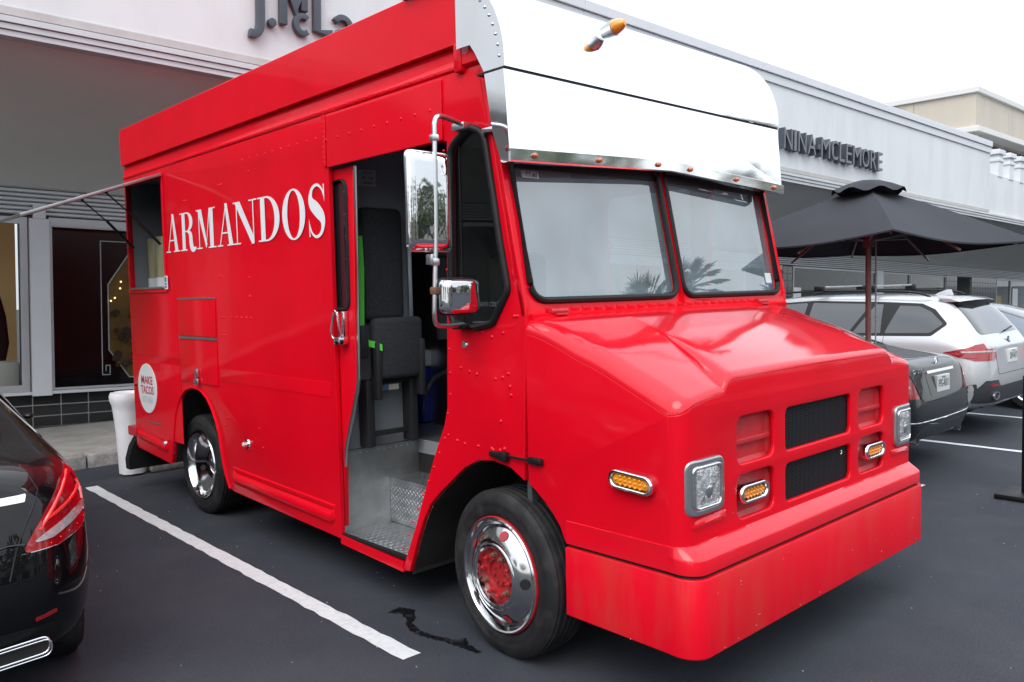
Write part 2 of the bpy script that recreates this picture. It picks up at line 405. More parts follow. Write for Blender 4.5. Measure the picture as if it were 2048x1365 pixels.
def smooth_pts(pts, n=6):
    """Catmull-Rom through the points"""
    P = [Vector(p) for p in pts]; out = []
    for i in range(len(P)-1):
        p0, p1, p2, p3 = P[max(i-1, 0)], P[i], P[i+1], P[min(i+2, len(P)-1)]
        for k in range(n):
            t = k/n
            out.append(0.5*((2*p1)+(-p0+p2)*t+(2*p0-5*p1+4*p2-p3)*t*t+(-p0+3*p1-3*p2+p3)*t**3))
    out.append(P[-1]); return [tuple(q) for q in out]
def interp(tab, x):
    if x <= tab[0][0]: return tab[0][1]
    for (a, b), (c, d) in zip(tab, tab[1:]):
        if x <= c: return b+(d-b)*(x-a)/(c-a)
    return tab[-1][1]
def sinterp(tab, x):
    """smooth (cosine-free cubic) interpolation of a table"""
    n = len(tab)
    if x <= tab[0][0]: return tab[0][1]
    if x >= tab[-1][0]: return tab[-1][1]
    for i in range(n-1):
        if x <= tab[i+1][0]:
            x0, y0 = tab[i]; x1, y1 = tab[i+1]
            m0 = (tab[i+1][1]-tab[max(i-1, 0)][1])/(tab[i+1][0]-tab[max(i-1, 0)][0])
            m1 = (tab[min(i+2, n-1)][1]-tab[i][1])/(tab[min(i+2, n-1)][0]-tab[i][0])
            t = (x-x0)/(x1-x0); h = x1-x0
            return (2*t**3-3*t*t+1)*y0+(t**3-2*t*t+t)*h*m0+(-2*t**3+3*t*t)*y1+(t**3-t*t)*h*m1

# ---------------------------------------------------------------- ground
bm = B()
for s in (60,):
    n = 24
    vs = [[bm.verts.new((-220+440*i/n, -220+440*j/n, 0)) for j in range(n+1)] for i in range(n+1)]
    for i in range(n):
        for j in range(n): bm.faces.new((vs[i][j], vs[i+1][j], vs[i+1][j+1], vs[i][j+1]))
struct(finish('ground', bm, 'asphalt', smooth=0))
def paint(name, pts, wd, seed, z=0.004):
    rnd = random.Random(seed); bm = B(); L_ = []; R_ = []
    n = 60
    for i in range(n+1):
        t = i/n; p = Vector(pts[0])*(1-t)+Vector(pts[1])*t; d = (Vector(pts[1])-Vector(pts[0])).normalized(); nn = Vector((-d.y, d.x))
        j = 0.006
        L_.append(bm.verts.new((*(p+nn*(wd/2+rnd.uniform(-j, j))), z))); R_.append(bm.verts.new((*(p-nn*(wd/2+rnd.uniform(-j, j))), z)))
    for i in range(n): bm.faces.new((L_[i], R_[i], R_[i+1], L_[i+1]))
    return struct(finish(name, bm, 'road_paint', smooth=0))
paint('parking_line', ((-0.345, 0.30), (-0.262, 5.45)), 0.105, 1)
paint('parking_line', ((2.36, 0.6), (2.36, 5.5)), 0.10, 2)
paint('parking_line', ((4.70, -0.17), (4.72, 5.5)), 0.10, 3)
paint('parking_line', ((6.80, -0.62), (7.02, 5.5)), 0.09, 4)
paint('parking_line', ((9.10, -0.9), (9.30, 5.5)), 0.09, 5)
paint('parking_line', ((11.4, -1.2), (11.6, 5.5)), 0.09, 5)
paint('parking_line', ((-3.2, 0.3), (-3.1, 5.5)), 0.10, 6)
# damp patch running to the front wheel
def blob(name, outline, m, z, kind='stuff'):
    bm = plate([outline], 0.002, 0.0, lambda u, v, w: (u, v, z+w)); return finish(name, bm, m, smooth=0, kind=kind)
def jag(pts, seed, amp):
    rnd = random.Random(seed); out = []
    for i in range(len(pts)):
        p, q = Vector(pts[i]), Vector(pts[(i+1) % len(pts)])
        for k in range(6):
            t = k/6; out.append(tuple(p*(1-t)+q*t+Vector((rnd.uniform(-amp, amp), rnd.uniform(-amp, amp)))))
    return out
mw_ = mat('wet_edge', (0.008, 0.008, 0.010), 0.3, spec=0.5); nt_ = mw_.node_tree; nz_ = nt_.nodes.new('ShaderNodeTexNoise'); nz_.inputs['Scale'].default_value = 16; nz_.inputs['Detail'].default_value = 6
rp_ = nt_.nodes.new('ShaderNodeValToRGB'); rp_.color_ramp.elements[0].position = 0.36; rp_.color_ramp.elements[0].color = (0.15, 0.15, 0.15, 1); rp_.color_ramp.elements[1].position = 0.6; rp_.color_ramp.elements[1].color = (0.85, 0.85, 0.85, 1)
tc_ = nt_.nodes.new('ShaderNodeTexCoord'); nt_.links.new(tc_.outputs['Object'], nz_.inputs[0]); nt_.links.new(nz_.outputs[0], rp_.inputs[0]); nt_.links.new(rp_.outputs[0], nt_.nodes['Principled BSDF'].inputs['Alpha'])
pud = blob('puddle', jag([(-0.10, 0.84), (-0.02, 0.86), (0.02, 0.77), (-0.04, 0.68), (-0.10, 0.63), (-0.135, 0.52), (-0.115, 0.40), (-0.085, 0.31), (-0.03, 0.27), (-0.07, 0.20), (-0.075, 0.09), (-0.10, 0.10),
    (-0.115, 0.22), (-0.13, 0.33), (-0.155, 0.42), (-0.17, 0.52), (-0.145, 0.62), (-0.09, 0.70), (-0.06, 0.77)], 3, 0.007), 'wet_edge', 0.0045)
# pale grit specks on the asphalt
bm = B(); rnd = random.Random(5)
for i in range(260):
    x, y = rnd.uniform(-2.2, 5.5), rnd.uniform(-2.6, 5.8)
    r = rnd.uniform(0.002, 0.0055); cyl(bm, (x, y, 0.0005), (x, y, 0.003), r, r*0.6, 6)
finish('grit', bm, 'concrete', kind='stuff', smooth=0, merge=False)
# sidewalk and kerb
bm = B(); box(bm, -30, 45, 6.62, 10.2, -0.1, 0.13)
sw = struct(finish('sidewalk', bm, 'concrete', smooth=0))
bm = B()
for k in range(26):
    x = -30+k*3.0; box(bm, x, x+2.985, 6.42, 6.616, -0.1, 0.136, 0.02)
struct(finish('kerb', bm, 'concrete_old', smooth=40))
bm = B(); box(bm, 0.36, 2.15, 5.62, 5.76, 0.0, 0.125, 0.03)
tag(finish('wheel_stop', bm, 'concrete_old', smooth=40), 'low grey concrete wheel stop on the asphalt behind the rear wheel of the red truck', 'wheel stop')
# ---------------------------------------------------------------- shop building (its floor lies 1.9 degrees off the sloping lot)
BM = (Matrix.Rotation(radians(-2.47), 4, 'Z') @ Matrix.Rotation(radians(1.9), 4, 'Y'))
bld = thing('shop_building', 'long low white stucco shop building with deep canopy behind the red truck', 'building', mw=BM)
def bpart(name, bm, m, parent=bld, smooth=0, kind=None): return finish(name, bm, m, parent, smooth=smooth, inv=False, kind=kind)
XL, XR = -24.0, 22.8
edges = [XL, -16.5, -9.5, -3.2, 6.6, 11.4, 16.38, XR]
for a, b in zip(edges, edges[1:]):
    bm = B(); box(bm, a+0.004, b-0.004, 6.0, 6.22, 4.47, 6.05); bpart('wall_panel', bm, 'stucco')
    bm = B(); box(bm, a+0.004, b-0.004, 5.985, 6.2, 4.385, 4.466, 0.006); bpart('drip_band', bm, 'stucco_stained')
    bm = B(); box(bm, a+0.003, b-0.003, 5.93, 6.6, 6.185, 6.34, 0.01); bpart('parapet_cap', bm, 'cap_metal')
    bm = B(); box(bm, a+0.003, b-0.003, 5.965, 6.5, 6.02, 6.181, 0.006); bpart('parapet_band', bm, 'cap_metal')
bm = B(); box(bm, XL, XR, 6.03, 6.21, 4.2, 6.0); bpart('wall_core', bm, 'gap_dark')
for k, (z0, z1, y) in enumerate([(4.315, 4.372, 5.965), (4.255, 4.310, 5.985), (4.196, 4.250, 6.005)]):
    bm = B(); box(bm, XL, 45, y, y+0.2, z0, z1, 0.004); bpart('trim_slat', bm, 'trim_metal')
# sloping soffit
bm = B(); loft(bm, [[(x, 6.12, 4.21), (x, 8.96, 3.165), (x, 8.96, 3.3), (x, 6.12, 4.34)] for x in (XL, 45)]); bpart('soffit', bm, 'soffit')
# roof slab and back
bm = B(); box(bm, XL, XR, 6.3, 22, 5.6, 5.7); bpart('roof_slab', bm, 'concrete')
for k in range(6):
    z = 2.835+k*0.0545
    bm = B(); loft(bm, [[(x, 8.93, z), (x, 8.905, z+0.012), (x, 8.905, z+0.034), (x, 8.93, z+0.046), (x, 8.99, z+0.046), (x, 8.99, z)] for x in (XL, 45)]); bpart('band_slat', bm, 'trim_metal')
bm = B(); box(bm, XL, 45, 8.96, 9.0, 2.80, 3.2); bpart('band_backing', bm, 'gap_dark')
# storefront bays
def pane(x0, x1, z0, z1, y, fw=0.05, glass='shop_glass', fmat='frame_grey', par=bld):
    fr = B()
    fr.free(); fr = plate([[(x0, z0), (x1, z0), (x1, z1), (x0, z1)], [(x0+fw, z0+fw), (x1-fw, z0+fw), (x1-fw, z1-fw), (x0+fw, z1-fw)]], 0.07, 0.004, lambda u, v, w: (u, y+w, v))
    f = bpart('window', fr, fmat, par)
    bm = B(); box(bm, x0+fw-0.005, x1-fw+0.005, y-0.004, y+0.004, z0+fw-0.005, z1-fw+0.005)
    g = finish('pane', bm, glass, f, smooth=0, inv=False); return f
bm = B(); box(bm, -0.31, -0.085, 8.87, 9.02, 0.545, 2.79, 0.004); bpart('column', bm, 'trim_metal')
bm = B(); box(bm, -0.27, -0.125, 8.862, 8.872, 2.79, 2.98, 0.002); bpart('column_bracket', bm, 'trim_metal')
pane(-2.55, -0.325, 0.60, 2.80, 8.95, 0.085)
bm = B(); box(bm, XL, 17.1, 8.88, 9.02, 0.562, 0.60, 0.004); bpart('window_sill', bm, 'trim_metal')
bm = B(); box(bm, -0.08, 17.1, 8.93, 9.0, 2.70, 2.82, 0.004); bpart('window_head', bm, 'frame_grey')
pane(-0.075, 2.62, 0.605, 2.745, 8.955, 0.03)
# left shop interior, its back wall given a warm glow in place of lamps
bm = B(); box(bm, -3.4, -0.2, 10.4, 10.46, 0.2, 3.0); bpart('shop_back_wall', bm, 'glow_wall')
bm = B(); box(bm, -3.4, -0.12, 9.02, 10.4, 0.2, 0.5); bpart('display_floor', bm, 'shop_white')
bm = B(); box(bm, -0.17, -0.12, 9.02, 10.4, 0.5, 3.0); bpart('partition', bm, 'interior_dark')
bm = B(); box(bm, -3.4, -0.12, 9.02, 10.4, 2.98, 3.02); bpart('shop_ceiling', bm, 'shop_white')
# black display wall of the second bay with fine lined frame and octagonal opening
bm = B(); box(bm, -0.12, 2.7, 9.06, 9.12, 0.5, 2.85); bpart('display_board', bm, 'display_black')
def line_poly(pts, w, y, m, name, closed=False):
    bm = B(); seq = pts+[pts[0]] if closed else pts
    for p, q in zip(seq, seq[1:]):
        p, q = Vector(p), Vector(q); d = (q-p).normalized(); n = Vector((-d.y, d.x))*w/2
        vs = [bm.verts.new((c.x, y, c.y)) for c in (p-n-d*w/2, q-n+d*w/2, q+n+d*w/2, p+n-d*w/2)]; bm.faces.new(vs)
    return bpart(name, bm, m)
line_poly([(2.0, 2.56), (0.56, 2.56), (0.56, 0.765), (0.655, 0.765), (0.655, 0.89), (0.605, 0.89), (0.605, 0.82)], 0.012, 9.056, 'print_grey', 'display_line')
octo = [(0.645, 1.98), (0.90, 2.38), (1.5, 2.38), (1.75, 1.98), (1.75, 1.10), (1.5, 0.72), (0.90, 0.72), (0.645, 1.10)]
line_poly(octo, 0.014, 9.052, 'print_grey', 'display_frame', True)
bm = plate([octo], 0.004, 0, lambda u, v, w: (u, 9.057+w, v)); bpart('display_picture', bm, 'poster_gold')
bm = B(); rnd = random.Random(4)
for i in range(60):
    x, z = rnd.uniform(0.68, 1.7), rnd.uniform(0.85, 1.66)
    bmesh.ops.create_icosphere(bm, subdivisions=1, radius=rnd.uniform(0.03, 0.075), matrix=Matrix.Translation((x, 9.0, z)) @ Matrix.Diagonal((1, 0.4, 1, 1)))
bpart('display_flowers', bm, 'flowers', kind='stuff')
for x, z in [(0.80, 2.02), (0.79, 1.93), (0.92, 1.90), (0.72, 1.80), (0.67, 1.76), (1.05, 2.05), (1.2, 1.9)]:
    bm = B(); bmesh.ops.create_icosphere(bm, subdivisions=2, radius=0.012, matrix=Matrix.Translation((x, 9.02, z))); bpart('bulb', bm, 'bulb', smooth=60)
# coats on a stand in the left window, white bin
bm = B(); loft(bm, [[(cx+ax*cos(t)*1.0, 9.6+0.10*sin(t), z) for t in [2*pi*k/10 for k in range(10)]] for z, cx, ax in [(0.55, -0.66, 0.10), (0.9, -0.62, 0.13), (1.2, -0.60, 0.17), (1.55, -0.62, 0.16), (1.85, -0.66, 0.13), (2.0, -0.68, 0.10), (2.06, -0.70, 0.03)]])
co = finish('coat', bm, 'coat_dark', None, smooth=60); co.matrix_world = BM
tag(co, 'dark coat hanging in the warm-lit shop window at the far left', 'coat')
bm = B(); box(bm, -0.62, -0.38, 9.2, 9.42, 0.50, 0.98, 0.05)
co = finish('display_box', bm, 'shop_white', None, smooth=40); co.matrix_world = BM
tag(co, 'pale rounded box on the floor inside the far left shop window', 'box')
# base tiles, three courses
def tiles(x0, x1, z0, z1, tw, th, y, par=bld, gap=0.014, gx=None):
    bm = B(); box(bm, x0, x1, y, y+0.06, z0, z1); bpart('tile_grout', bm, 'grout', par)
    bm = B(); box(bm, -(tw-gap)/2, (tw-gap)/2, -0.012, 0.01, -(th-gap)/2, (th-gap)/2, 0.003); proto = None
    nx = max(1, int(round((x1-x0)/tw))); nz = int(round((z1-z0)/th))
    for j in range(nz):
        for i in range(nx):
            M_ = Matrix.Translation((x0+(i+0.5)*(x1-x0)/nx, y, z0+(j+0.5)*(z1-z0)/nz))
            if proto is None:
                proto = finish('tile', bm, 'tile_black', par, smooth=0, inv=False); proto.matrix_basis = M_
            else: share(proto, 'tile', par, M_)
tiles(-2.6+0.022, 2.6+0.022, -0.1+0.245, 0.565, 0.325, 0.14, 8.93)
bm = B(); box(bm, XL, -2.6, 8.93, 8.99, -0.6, 0.562); bpart('base_wall', bm, 'tile_black')
bm = B(); box(bm, 2.63, 45, 8.93, 8.99, -2.0, 0.562); bpart('base_wall', bm, 'tile_black')
# plain bays further left and behind the truck
for x0 in [-22.5, -19.3, -16.1, -12.9, -9.7, -6.5]:
    pane(x0+0.2, x0+3.0, 0.6, 2.80, 8.95, 0.08); bm = B(); box(bm, x0-0.05, x0+0.18, 8.87, 9.02, 0.545, 2.79); bpart('column', bm, 'trim_metal')
for x0 in [2.75, 6.0, 9.2, 12.4]:
    pane(x0+0.2, x0+3.0, 0.6, 2.70, 8.95, 0.08)
bm = B(); box(bm, -3.3, -2.6, 8.9, 9.0, 0.56, 2.8); bpart('column', bm, 'trim_metal')
bm = B(); box(bm, XL, -3.45, 11.0, 11.05, -0.5, 3.2); bpart('shop_back_wall', bm, 'shop_white')
bm = B(); box(bm, 2.75, 45, 12.0, 12.05, -2, 3.2); bpart('shop_back_wall', bm, 'interior_grey')
bm = B(); box(bm, XL, 45, 9.0, 12, 3.06, 3.1); bpart('shop_ceiling', bm, 'interior_grey')
bm = B(); box(bm, XL, 45, 8.99, 12.1, -0.2, -0.1); bpart('shop_floor', bm, 'interior_grey')
# right storefront seen under the umbrella
tiles(17.1, 17.56, 0.9, 2.80, 0.23, 0.19, 8.93)
pane(17.6, 22.30, 0.6, 2.82, 8.95, 0.06)
bm = B(); box(bm, 22.32, 22.72, 8.90, 9.0, 0.5, 2.84); bpart('column', bm, 'stucco')
pane(22.76, 24.6, 0.6, 2.82, 8.95, 0.05); pane(24.64, 27.38, 0.6, 2.82, 8.95, 0.05)
tiles(27.42, 28.3, 0.9, 2.84, 0.22, 0.20, 8.93)
bm = B(); box(bm, 28.3, 29.6, 9.5, 9.6, -1, 2.9); bpart('entrance_wall', bm, 'display_black')
tiles(29.6, 31.9, 0.9, 2.84, 0.25, 0.20, 8.93)
pane(31.95, 33.4, 0.6, 2.84, 8.95, 0.05); pane(33.44, 36.4, 0.6, 2.84, 8.95, 0.05)
bm = B(); box(bm, 17.6, 17.98, 8.90, 8.915, 0.75, 2.25); bpart('window_poster', bm, 'letter_white')
bm = B(); box(bm, 33.6, 34.15, 8.90, 8.915, 1.35, 2.5); bpart('window_poster', bm, 'letter_white')
bm = B(); box(bm, 32.05, 32.7, 8.99, 9.02, 1.2, 2.2); bpart('window_poster', bm, 'yellow')
# low wing wall with stub pillars right of the tall fascia
bm = B(); box(bm, XR+0.01, 45, 6.02, 6.24, 4.385, 5.49); bpart('wing_wall', bm, 'stucco')
for k in range(7):
    x = 23.42+k*0.86
    bm = B(); box(bm, x+0.02, x+0.36, 6.0, 6.24, 5.45, 6.08, 0.01); o = bpart('pillar', bm, 'stucco')
    bm = B(); box(bm, x-0.05, x+0.43, 5.95, 6.29, 6.08, 6.22, 0.015); box(bm, x-0.01, x+0.39, 5.975, 6.265, 5.88, 5.96, 0.01); finish('pillar_cap', bm, 'cap_metal', o, smooth=0, inv=False)
# tan upper building behind the wing
tb = thing('tan_building', 'tan panelled upper building with white roof edge beyond the white shops', 'building', mw=Matrix.Translation((0, 0, 0)))
cx, cy = 34.0, 8.816
for k in range(5):
    bm = B(); box(bm, cx, cx+0.3, cy+0.01+k*2.4, cy+2.39+k*2.4, 7.9, 9.2); finish('wall_panel', bm, 'tan', tb, smooth=0)
for k in range(5):
    bm = B(); box(bm, cx+0.004+k*4.0, cx+3.99+k*4.0, cy, cy+0.3, 7.9, 9.2); finish('wall_panel', bm, 'tan', tb, smooth=0)
bm = B(); box(bm, cx-0.12, cx+22, cy-0.12, cy+13, 9.2, 9.42, 0.02); finish('roof_edge', bm, 'tan_trim', tb, smooth=0)
bm = B(); box(bm, cx-0.14, cx+22, cy-0.14, cy+6, 7.66, 7.88, 0.02); finish('canopy_edge', bm, 'tan_trim', tb, smooth=0)
bm = B(); box(bm, cx+0.15, cx+0.62, cy+0.1, cy+2.9, 4, 7.66); finish('corner_wall', bm, 'tan', tb, smooth=0)
bm = B(); box(bm, cx+0.3, cx+1.2, cy+2.95, cy+12, 4, 7.68); finish('window_wall', bm, 'car_glass', tb, smooth=0)
bm = B(); box(bm, cx+0.63, cx+22, cy+0.5, cy+0.7, 4, 7.68); finish('back_wall', bm, 'tan', tb, smooth=0)
for k in range(6):
    x = cx+0.66+k*2.2
    bm = B(); box(bm, x, x+1.9, cy+0.42, cy+0.49, 5.0, 7.5); w = finish('window', bm, 'black', tb, smooth=0)
    bm = B(); box(bm, x+0.15, x+1.75, cy+0.38, cy+0.415, 5.1, 7.35); finish('pane', bm, 'car_glass', w, smooth=0, inv=False)
bm = B(); tube(bm, [(cx+0.2, cy-0.2, 6.3), (cx+6, cy-0.2, 6.9)], 0.03, 6); finish('rail', bm, 'trim_metal', tb)
# ---- sign letters
def sign(name, label): return thing(name, label, 'sign', mw=BM)
s1 = sign('shop_sign', 'blue grey raised letters J.McLa on the white fascia above the red truck')
def letter(loops, parent, y0=5.915, y1=5.985, m='sign_grey', bev=0.004):
    bm = plate(loops, y1-y0, bev, lambda u, v, w: (u, (y0+y1)/2+w, v)); return finish('letter', bm, m, parent, smooth=30, inv=False)
ST = 0.088
def P(*p): return list(p)
# J with hook, dot, M with a long left leg, raised small c, L, a, u
J = smooth_pts([(1.445, 5.62), (1.445, 5.2), (1.446, 4.90), (1.440, 4.80), (1.410, 4.73), (1.365, 4.705), (1.315, 4.71)], 5)
letter([stroke2d(J, ST)], s1)
letter([ellipse(1.580, 4.872, 0.047, 0.05, 20)], s1)
letter([stroke2d([(1.715, 5.62), (1.715, 4.885)], ST)], s1)
letter([stroke2d([(1.755, 5.38), (1.862, 5.10), (1.965, 5.38)], 0.082)], s1)
letter([stroke2d([(1.972, 5.62), (1.972, 5.085)], 0.078)], s1)
c_arc = [(1.955+0.085*cos(t), 4.93+0.098*sin(t)) for t in [radians(48+(312-48)*k/22) for k in range(23)]]
letter([stroke2d(c_arc, 0.062)], s1)
letter([stroke2d([(2.135, 5.62), (2.135, 4.905), (2.33, 4.905)], ST)], s1)
a_arc = [(2.47+0.105*cos(t), 5.02+0.105*sin(t)) for t in [radians(155-155*k/12) for k in range(13)]]+[(2.577, 4.94), (2.577, 4.862)]
letter([stroke2d(a_arc, 0.070)], s1)
letter([ellipse(2.465, 4.925, 0.095, 0.066, 24), ellipse(2.465, 4.925, 0.045, 0.022, 20)], s1)
letter([stroke2d(smooth_pts([(2.72, 5.13), (2.72, 4.98), (2.75, 4.89), (2.83, 4.865), (2.90, 4.91), (2.92, 5.0), (2.92, 5.13)], 4), 0.070)], s1)
s2 = sign('shop_sign', 'dark grey deep letters NINA MCLEMORE on the white fascia right of the truck visor')
word = 'NINA\u00b7MCLEMORE'
adv = {'N': 0.40, 'I': 0.17, 'A': 0.41, '\u00b7': 0.16, 'M': 0.46, 'C': 0.37, 'L': 0.31, 'E': 0.33, 'O': 0.41, 'R': 0.37}
tot = sum(adv[c] for c in word); x = 12.04; sc_ = (16.19-12.04)/tot
for ch in word:
    w_ = adv[ch]*sc_; g = 0.07*sc_
    if ch == '\u00b7':
        bm = B(); box(bm, x+0.02, x+w_-0.03, 5.86, 5.985, 4.93, 5.03); o = finish('letter', bm, 'sign_grey', s2, smooth=0, inv=False)
    else:
        bm = text_bm(ch, 1.0, 0.0625, 0.0); x_ = x
        fit(bm, lambda u, v, w, x_=x_: (x_+u, 5.922-w, 4.79+v), w_-g, 0.40); o = finish('letter', bm, 'sign_grey', s2, smooth=20, inv=False)
        bm = text_bm(ch, 1.0, 0.0, 0.0); fit(bm, lambda u, v, w, x_=x_: (x_+u, 5.857, 4.79+v), w_-g, 0.40); finish('letter_face', bm, 'sign_face', o, smooth=0, inv=False)
    x += w_
# ---------------------------------------------------------------- the red food truck
TW, BW = 2.23, 2.36      # nose width, body width
tr = thing('food_truck', 'red step van food truck with polished visor, open side door and white lettering', 'truck', (BW/2, 1.9, 0))
def tp(name, bm, m, parent=tr, smooth=35, kind=None, inv=None):
    return finish(name, bm, m, parent, smooth=smooth, inv=(parent is tr) if inv is None else inv, kind=kind)
def sp(name, bm, m, parent): return finish(name, bm, m, parent, smooth=35, inv=False)
ARCHF = [(-0.150, 0.868), (-0.06, 0.915), (0.06, 0.932), (0.17, 0.920), (0.28, 0.868), (0.378, 0.792), (0.48, 0.712), (0.573, 0.629), (0.63, 0.54), (0.679, 0.447), (0.775, 0.222)]
ARCHR = [(3.00, 0.330), (3.06, 0.42), (3.101, 0.52), (3.148, 0.716), (3.20, 0.82), (3.263, 0.905), (3.34, 0.975), (3.433, 1.022), (3.53, 1.042), (3.622, 1.043), (3.73, 1.02), (3.82, 0.975), (3.90, 0.905), (3.96, 0.82), (4.00, 0.73), (4.04, 0.576), (4.075, 0.46), (4.11, 0.37)]
QW = rpoly([(0.345, 1.60), (0.318, 2.46), (0.171, 2.535), (0.062, 2.49), (-0.028, 1.986), (-0.078, 1.753), (0.035, 1.595), (0.16, 1.572)], [0.05, 0.10, 0.08, 0.10, 0, 0.06, 0.05, 0], 5)
side = [(-0.185, 1.60)]+ARCHF+[(0.842, 0.213), (0.700, 0.50), (0.575, 0.78), (0.50, 0.94), (0.435, 1.06), (0.405, 1.16), (0.351, 2.495), (1.47, 2.525), (1.472, 0.262), (2.94, 0.315)]+ARCHR+[(4.19, 0.362), (4.88, 0.405), (4.94, 0.43), (4.94, 2.815), (0.065, 2.815), (0.015, 2.475), (-0.03, 2.33), (-0.18, 1.69)]
SW = [(4.06, 1.83), (4.86, 1.83), (4.86, 2.745), (4.06, 2.745)]
sx = lambda x0: (lambda u, v, w: (x0+w, u, v))
sidep = tp('side_panel', plate([side, QW, SW], 0.03, 0.004, sx(0.015)), 'red', smooth=30)
# far side, rear, roof, floor, cab front
farside = [(-0.185, 0.62), (0.60, 0.62), (0.70, 0.30), (2.95, 0.30), (3.1, 0.95), (4.05, 0.95), (4.15, 0.36), (4.94, 0.42), (4.94, 2.815), (0.065, 2.815), (-0.18, 1.69)]
FQW = rpoly([(0.40, 1.62), (0.36, 2.44), (0.10, 2.44), (-0.05, 1.80), (0.03, 1.62)], 0.06)
FDW = rpoly([(0.52, 1.62), (0.52, 2.44), (1.30, 2.44), (1.30, 1.62)], 0.08)
tp('far_side_panel', plate([farside, FQW, FDW], 0.03, 0.004, sx(BW-0.015)), 'red', smooth=30)
bm = B(); box(bm, 0.03, BW-0.03, 4.90, 4.94, 0.45, 2.815); tp('rear_panel', bm, 'red')
bm = B(); box(bm, 0.05, BW-0.05, 0.20, 4.89, 2.83, 2.87); tp('roof_skin', bm, 'red')
bm = B(); box(bm, 0.76, BW-0.031, -0.15, 4.9, 0.70, 0.785); box(bm, 0.64, 0.759, -0.1, 1.535, 0.70, 0.785); box(bm, 0.031, 0.759, 1.536, 2.9, 0.70, 0.785); tp('floor', bm, 'aluminium')
bm = B(); box(bm, 0.031, BW-0.031, 0.10, 4.9, 2.78, 2.80); tp('ceiling', bm, 'interior_grey')
bm = B(); box(bm, 0.031, BW-0.031, -0.17, -0.14, 0.70, 1.66); tp('firewall', bm, 'interior_dark')
# roof parapet, groove rail
bm = B(); loft(bm, [[(-0.022, y, 2.935), (-0.022, y, 3.245), (-0.012, y, 3.253), (0.02, y, 3.253), (0.02, y, 2.935)] for y in (0.225, 4.925)]); tp('roof_parapet', bm, 'red', smooth=30)
bm = B(); loft(bm, [[(BW+0.022, y, 2.935), (BW+0.022, y, 3.25), (BW-0.02, y, 3.25), (BW-0.02, y, 2.935)] for y in (0.285, 4.925)]); tp('roof_parapet', bm, 'red', smooth=30)
bm = B(); loft(bm, [[(x, 4.885, 2.88), (x, 4.925, 2.88), (x, 4.925, 3.25), (x, 4.885, 3.25)] for x in (0.02, BW-0.02)]); tp('roof_parapet', bm, 'red', smooth=30)
bm = B(); prof = [(0.0, 2.818), (-0.006, 2.826), (-0.006, 2.838), (0.0, 2.848), (0.003, 2.87), (0.008, 2.90), (0.013, 2.934), (0.05, 2.934), (0.05, 2.818)]
loft(bm, [[(x, y, z) for x, z in prof] for y in (0.11, 4.94)]); tp('drip_rail', bm, 'red', smooth=30)
bm = B(); prof = [(-0.004, 2.815), (-0.022, 2.83), (-0.024, 2.90), (-0.004, 2.935), (0.05, 2.935), (0.05, 2.815)]
loft(bm, [[(x, y, z) for x, z in prof] for y in (0.075, 0.245)]); box(bm, -0.03, 0.02, 0.19, 0.25, 2.80, 2.94, 0.012); tp('rail_end_cap', bm, 'red', smooth=40)
# header panel over the door with raised edge, lower overlay panel, hatches
def overlay(name, y0, y1, z0, z1, t=0.006, m='red', r=0.01, bev=0.003, par=tr):
    return tp(name, plate([rrect(y0, y1, z0, z1, r, 3)], t, bev, sx(-t/2-0.0005)), m, par, smooth=30, inv=(par is tr))
overlay('door_header', 0.37, 1.462, 2.50, 2.80, 0.012)
overlay('door_track', 1.47, 1.50, 2.505, 2.81, 0.016)
overlay('lower_overlay', 1.53, 3.09, 1.125, 1.128+0.09, 0.002, r=0.001, bev=0.0005)
h1 = overlay('hatch', 3.125, 3.815, 1.45, 1.735, 0.010)
bm = B(); box(bm, -0.014, 0, 3.125, 3.815, 1.737, 1.750); box(bm, -0.014, 0, 3.125, 3.815, 1.428, 1.446); sp('hatch_seam', bm, 'aluminium', h1)
for o in tr.children:
    pass
h2 = overlay('compartment_door', 3.125, 3.815, 1.085, 1.422, 0.008)
def fixinv(o): o.matrix_parent_inverse = Matrix.Identity(4)
bm = B(); box(bm, -0.030, -0.008, 3.455, 3.50, 1.13, 1.20, 0.006); box(bm, -0.036, -0.012, 3.445, 3.51, 1.075, 1.125, 0.008); sp('latch', bm, 'steel', h2)
overlay('rear_overlay', 3.86, 4.90, 1.26, 1.79, 0.003, r=0.001, bev=0.001)
overlay('rear_panel_edge', 3.84, 4.93, 0.56, 1.20, 0.003, r=0.001, bev=0.001)
# skirt rub rails
for y0, y1, z0, sl in ((1.53, 2.93, 0.335, 0.040), (4.17, 4.86, 0.44, 0.055)):
    bm = B()
    prof = [(0.0, 0.085), (-0.020, 0.07), (-0.030, 0.045), (-0.020, 0.02), (0.0, 0.0)]
    loft(bm, [[(x*k, y, z+z0+sl*(y-y0)/(y1-y0)+(1-k)*0.04) for x, z in prof] for y, k in ((y0, 0.2), (y0+0.03, 1), (y1-0.03, 1), (y1, 0.2))]); tp('rub_rail', bm, 'red', smooth=50)
    bm = B(); loft(bm, [[(0, y, z0+0.10+s), (-0.007, y, z0+0.106+s), (-0.007, y, z0+0.122+s), (0, y, z0+0.128+s)] for y, s in ((y0-0.01, 0), (y1+0.01, sl))]); tp('panel_bead', bm, 'red')
# arch liners (dark wheel wells)
def well(pts, depth, name):
    bm = B(); loft(bm, [[(x, p[0], p[1]) for p in pts] for x in (0.028, depth)], closed=False, cap=False)
    bm.faces.new([bm.verts.new((depth, p[0], p[1])) for p in pts]); tp(name, bm, 'chassis', smooth=60)
well(ARCHR, 0.75, 'wheel_well')
well([(-0.45, 0.60), (-0.38, 0.70), (-0.29, 0.80)]+ARCHF, 0.60, 'wheel_well')
bm = B(); tube(bm, [(-0.004, y, z) for y, z in ARCHR], 0.010, 6); tp('arch_lip', bm, 'red')
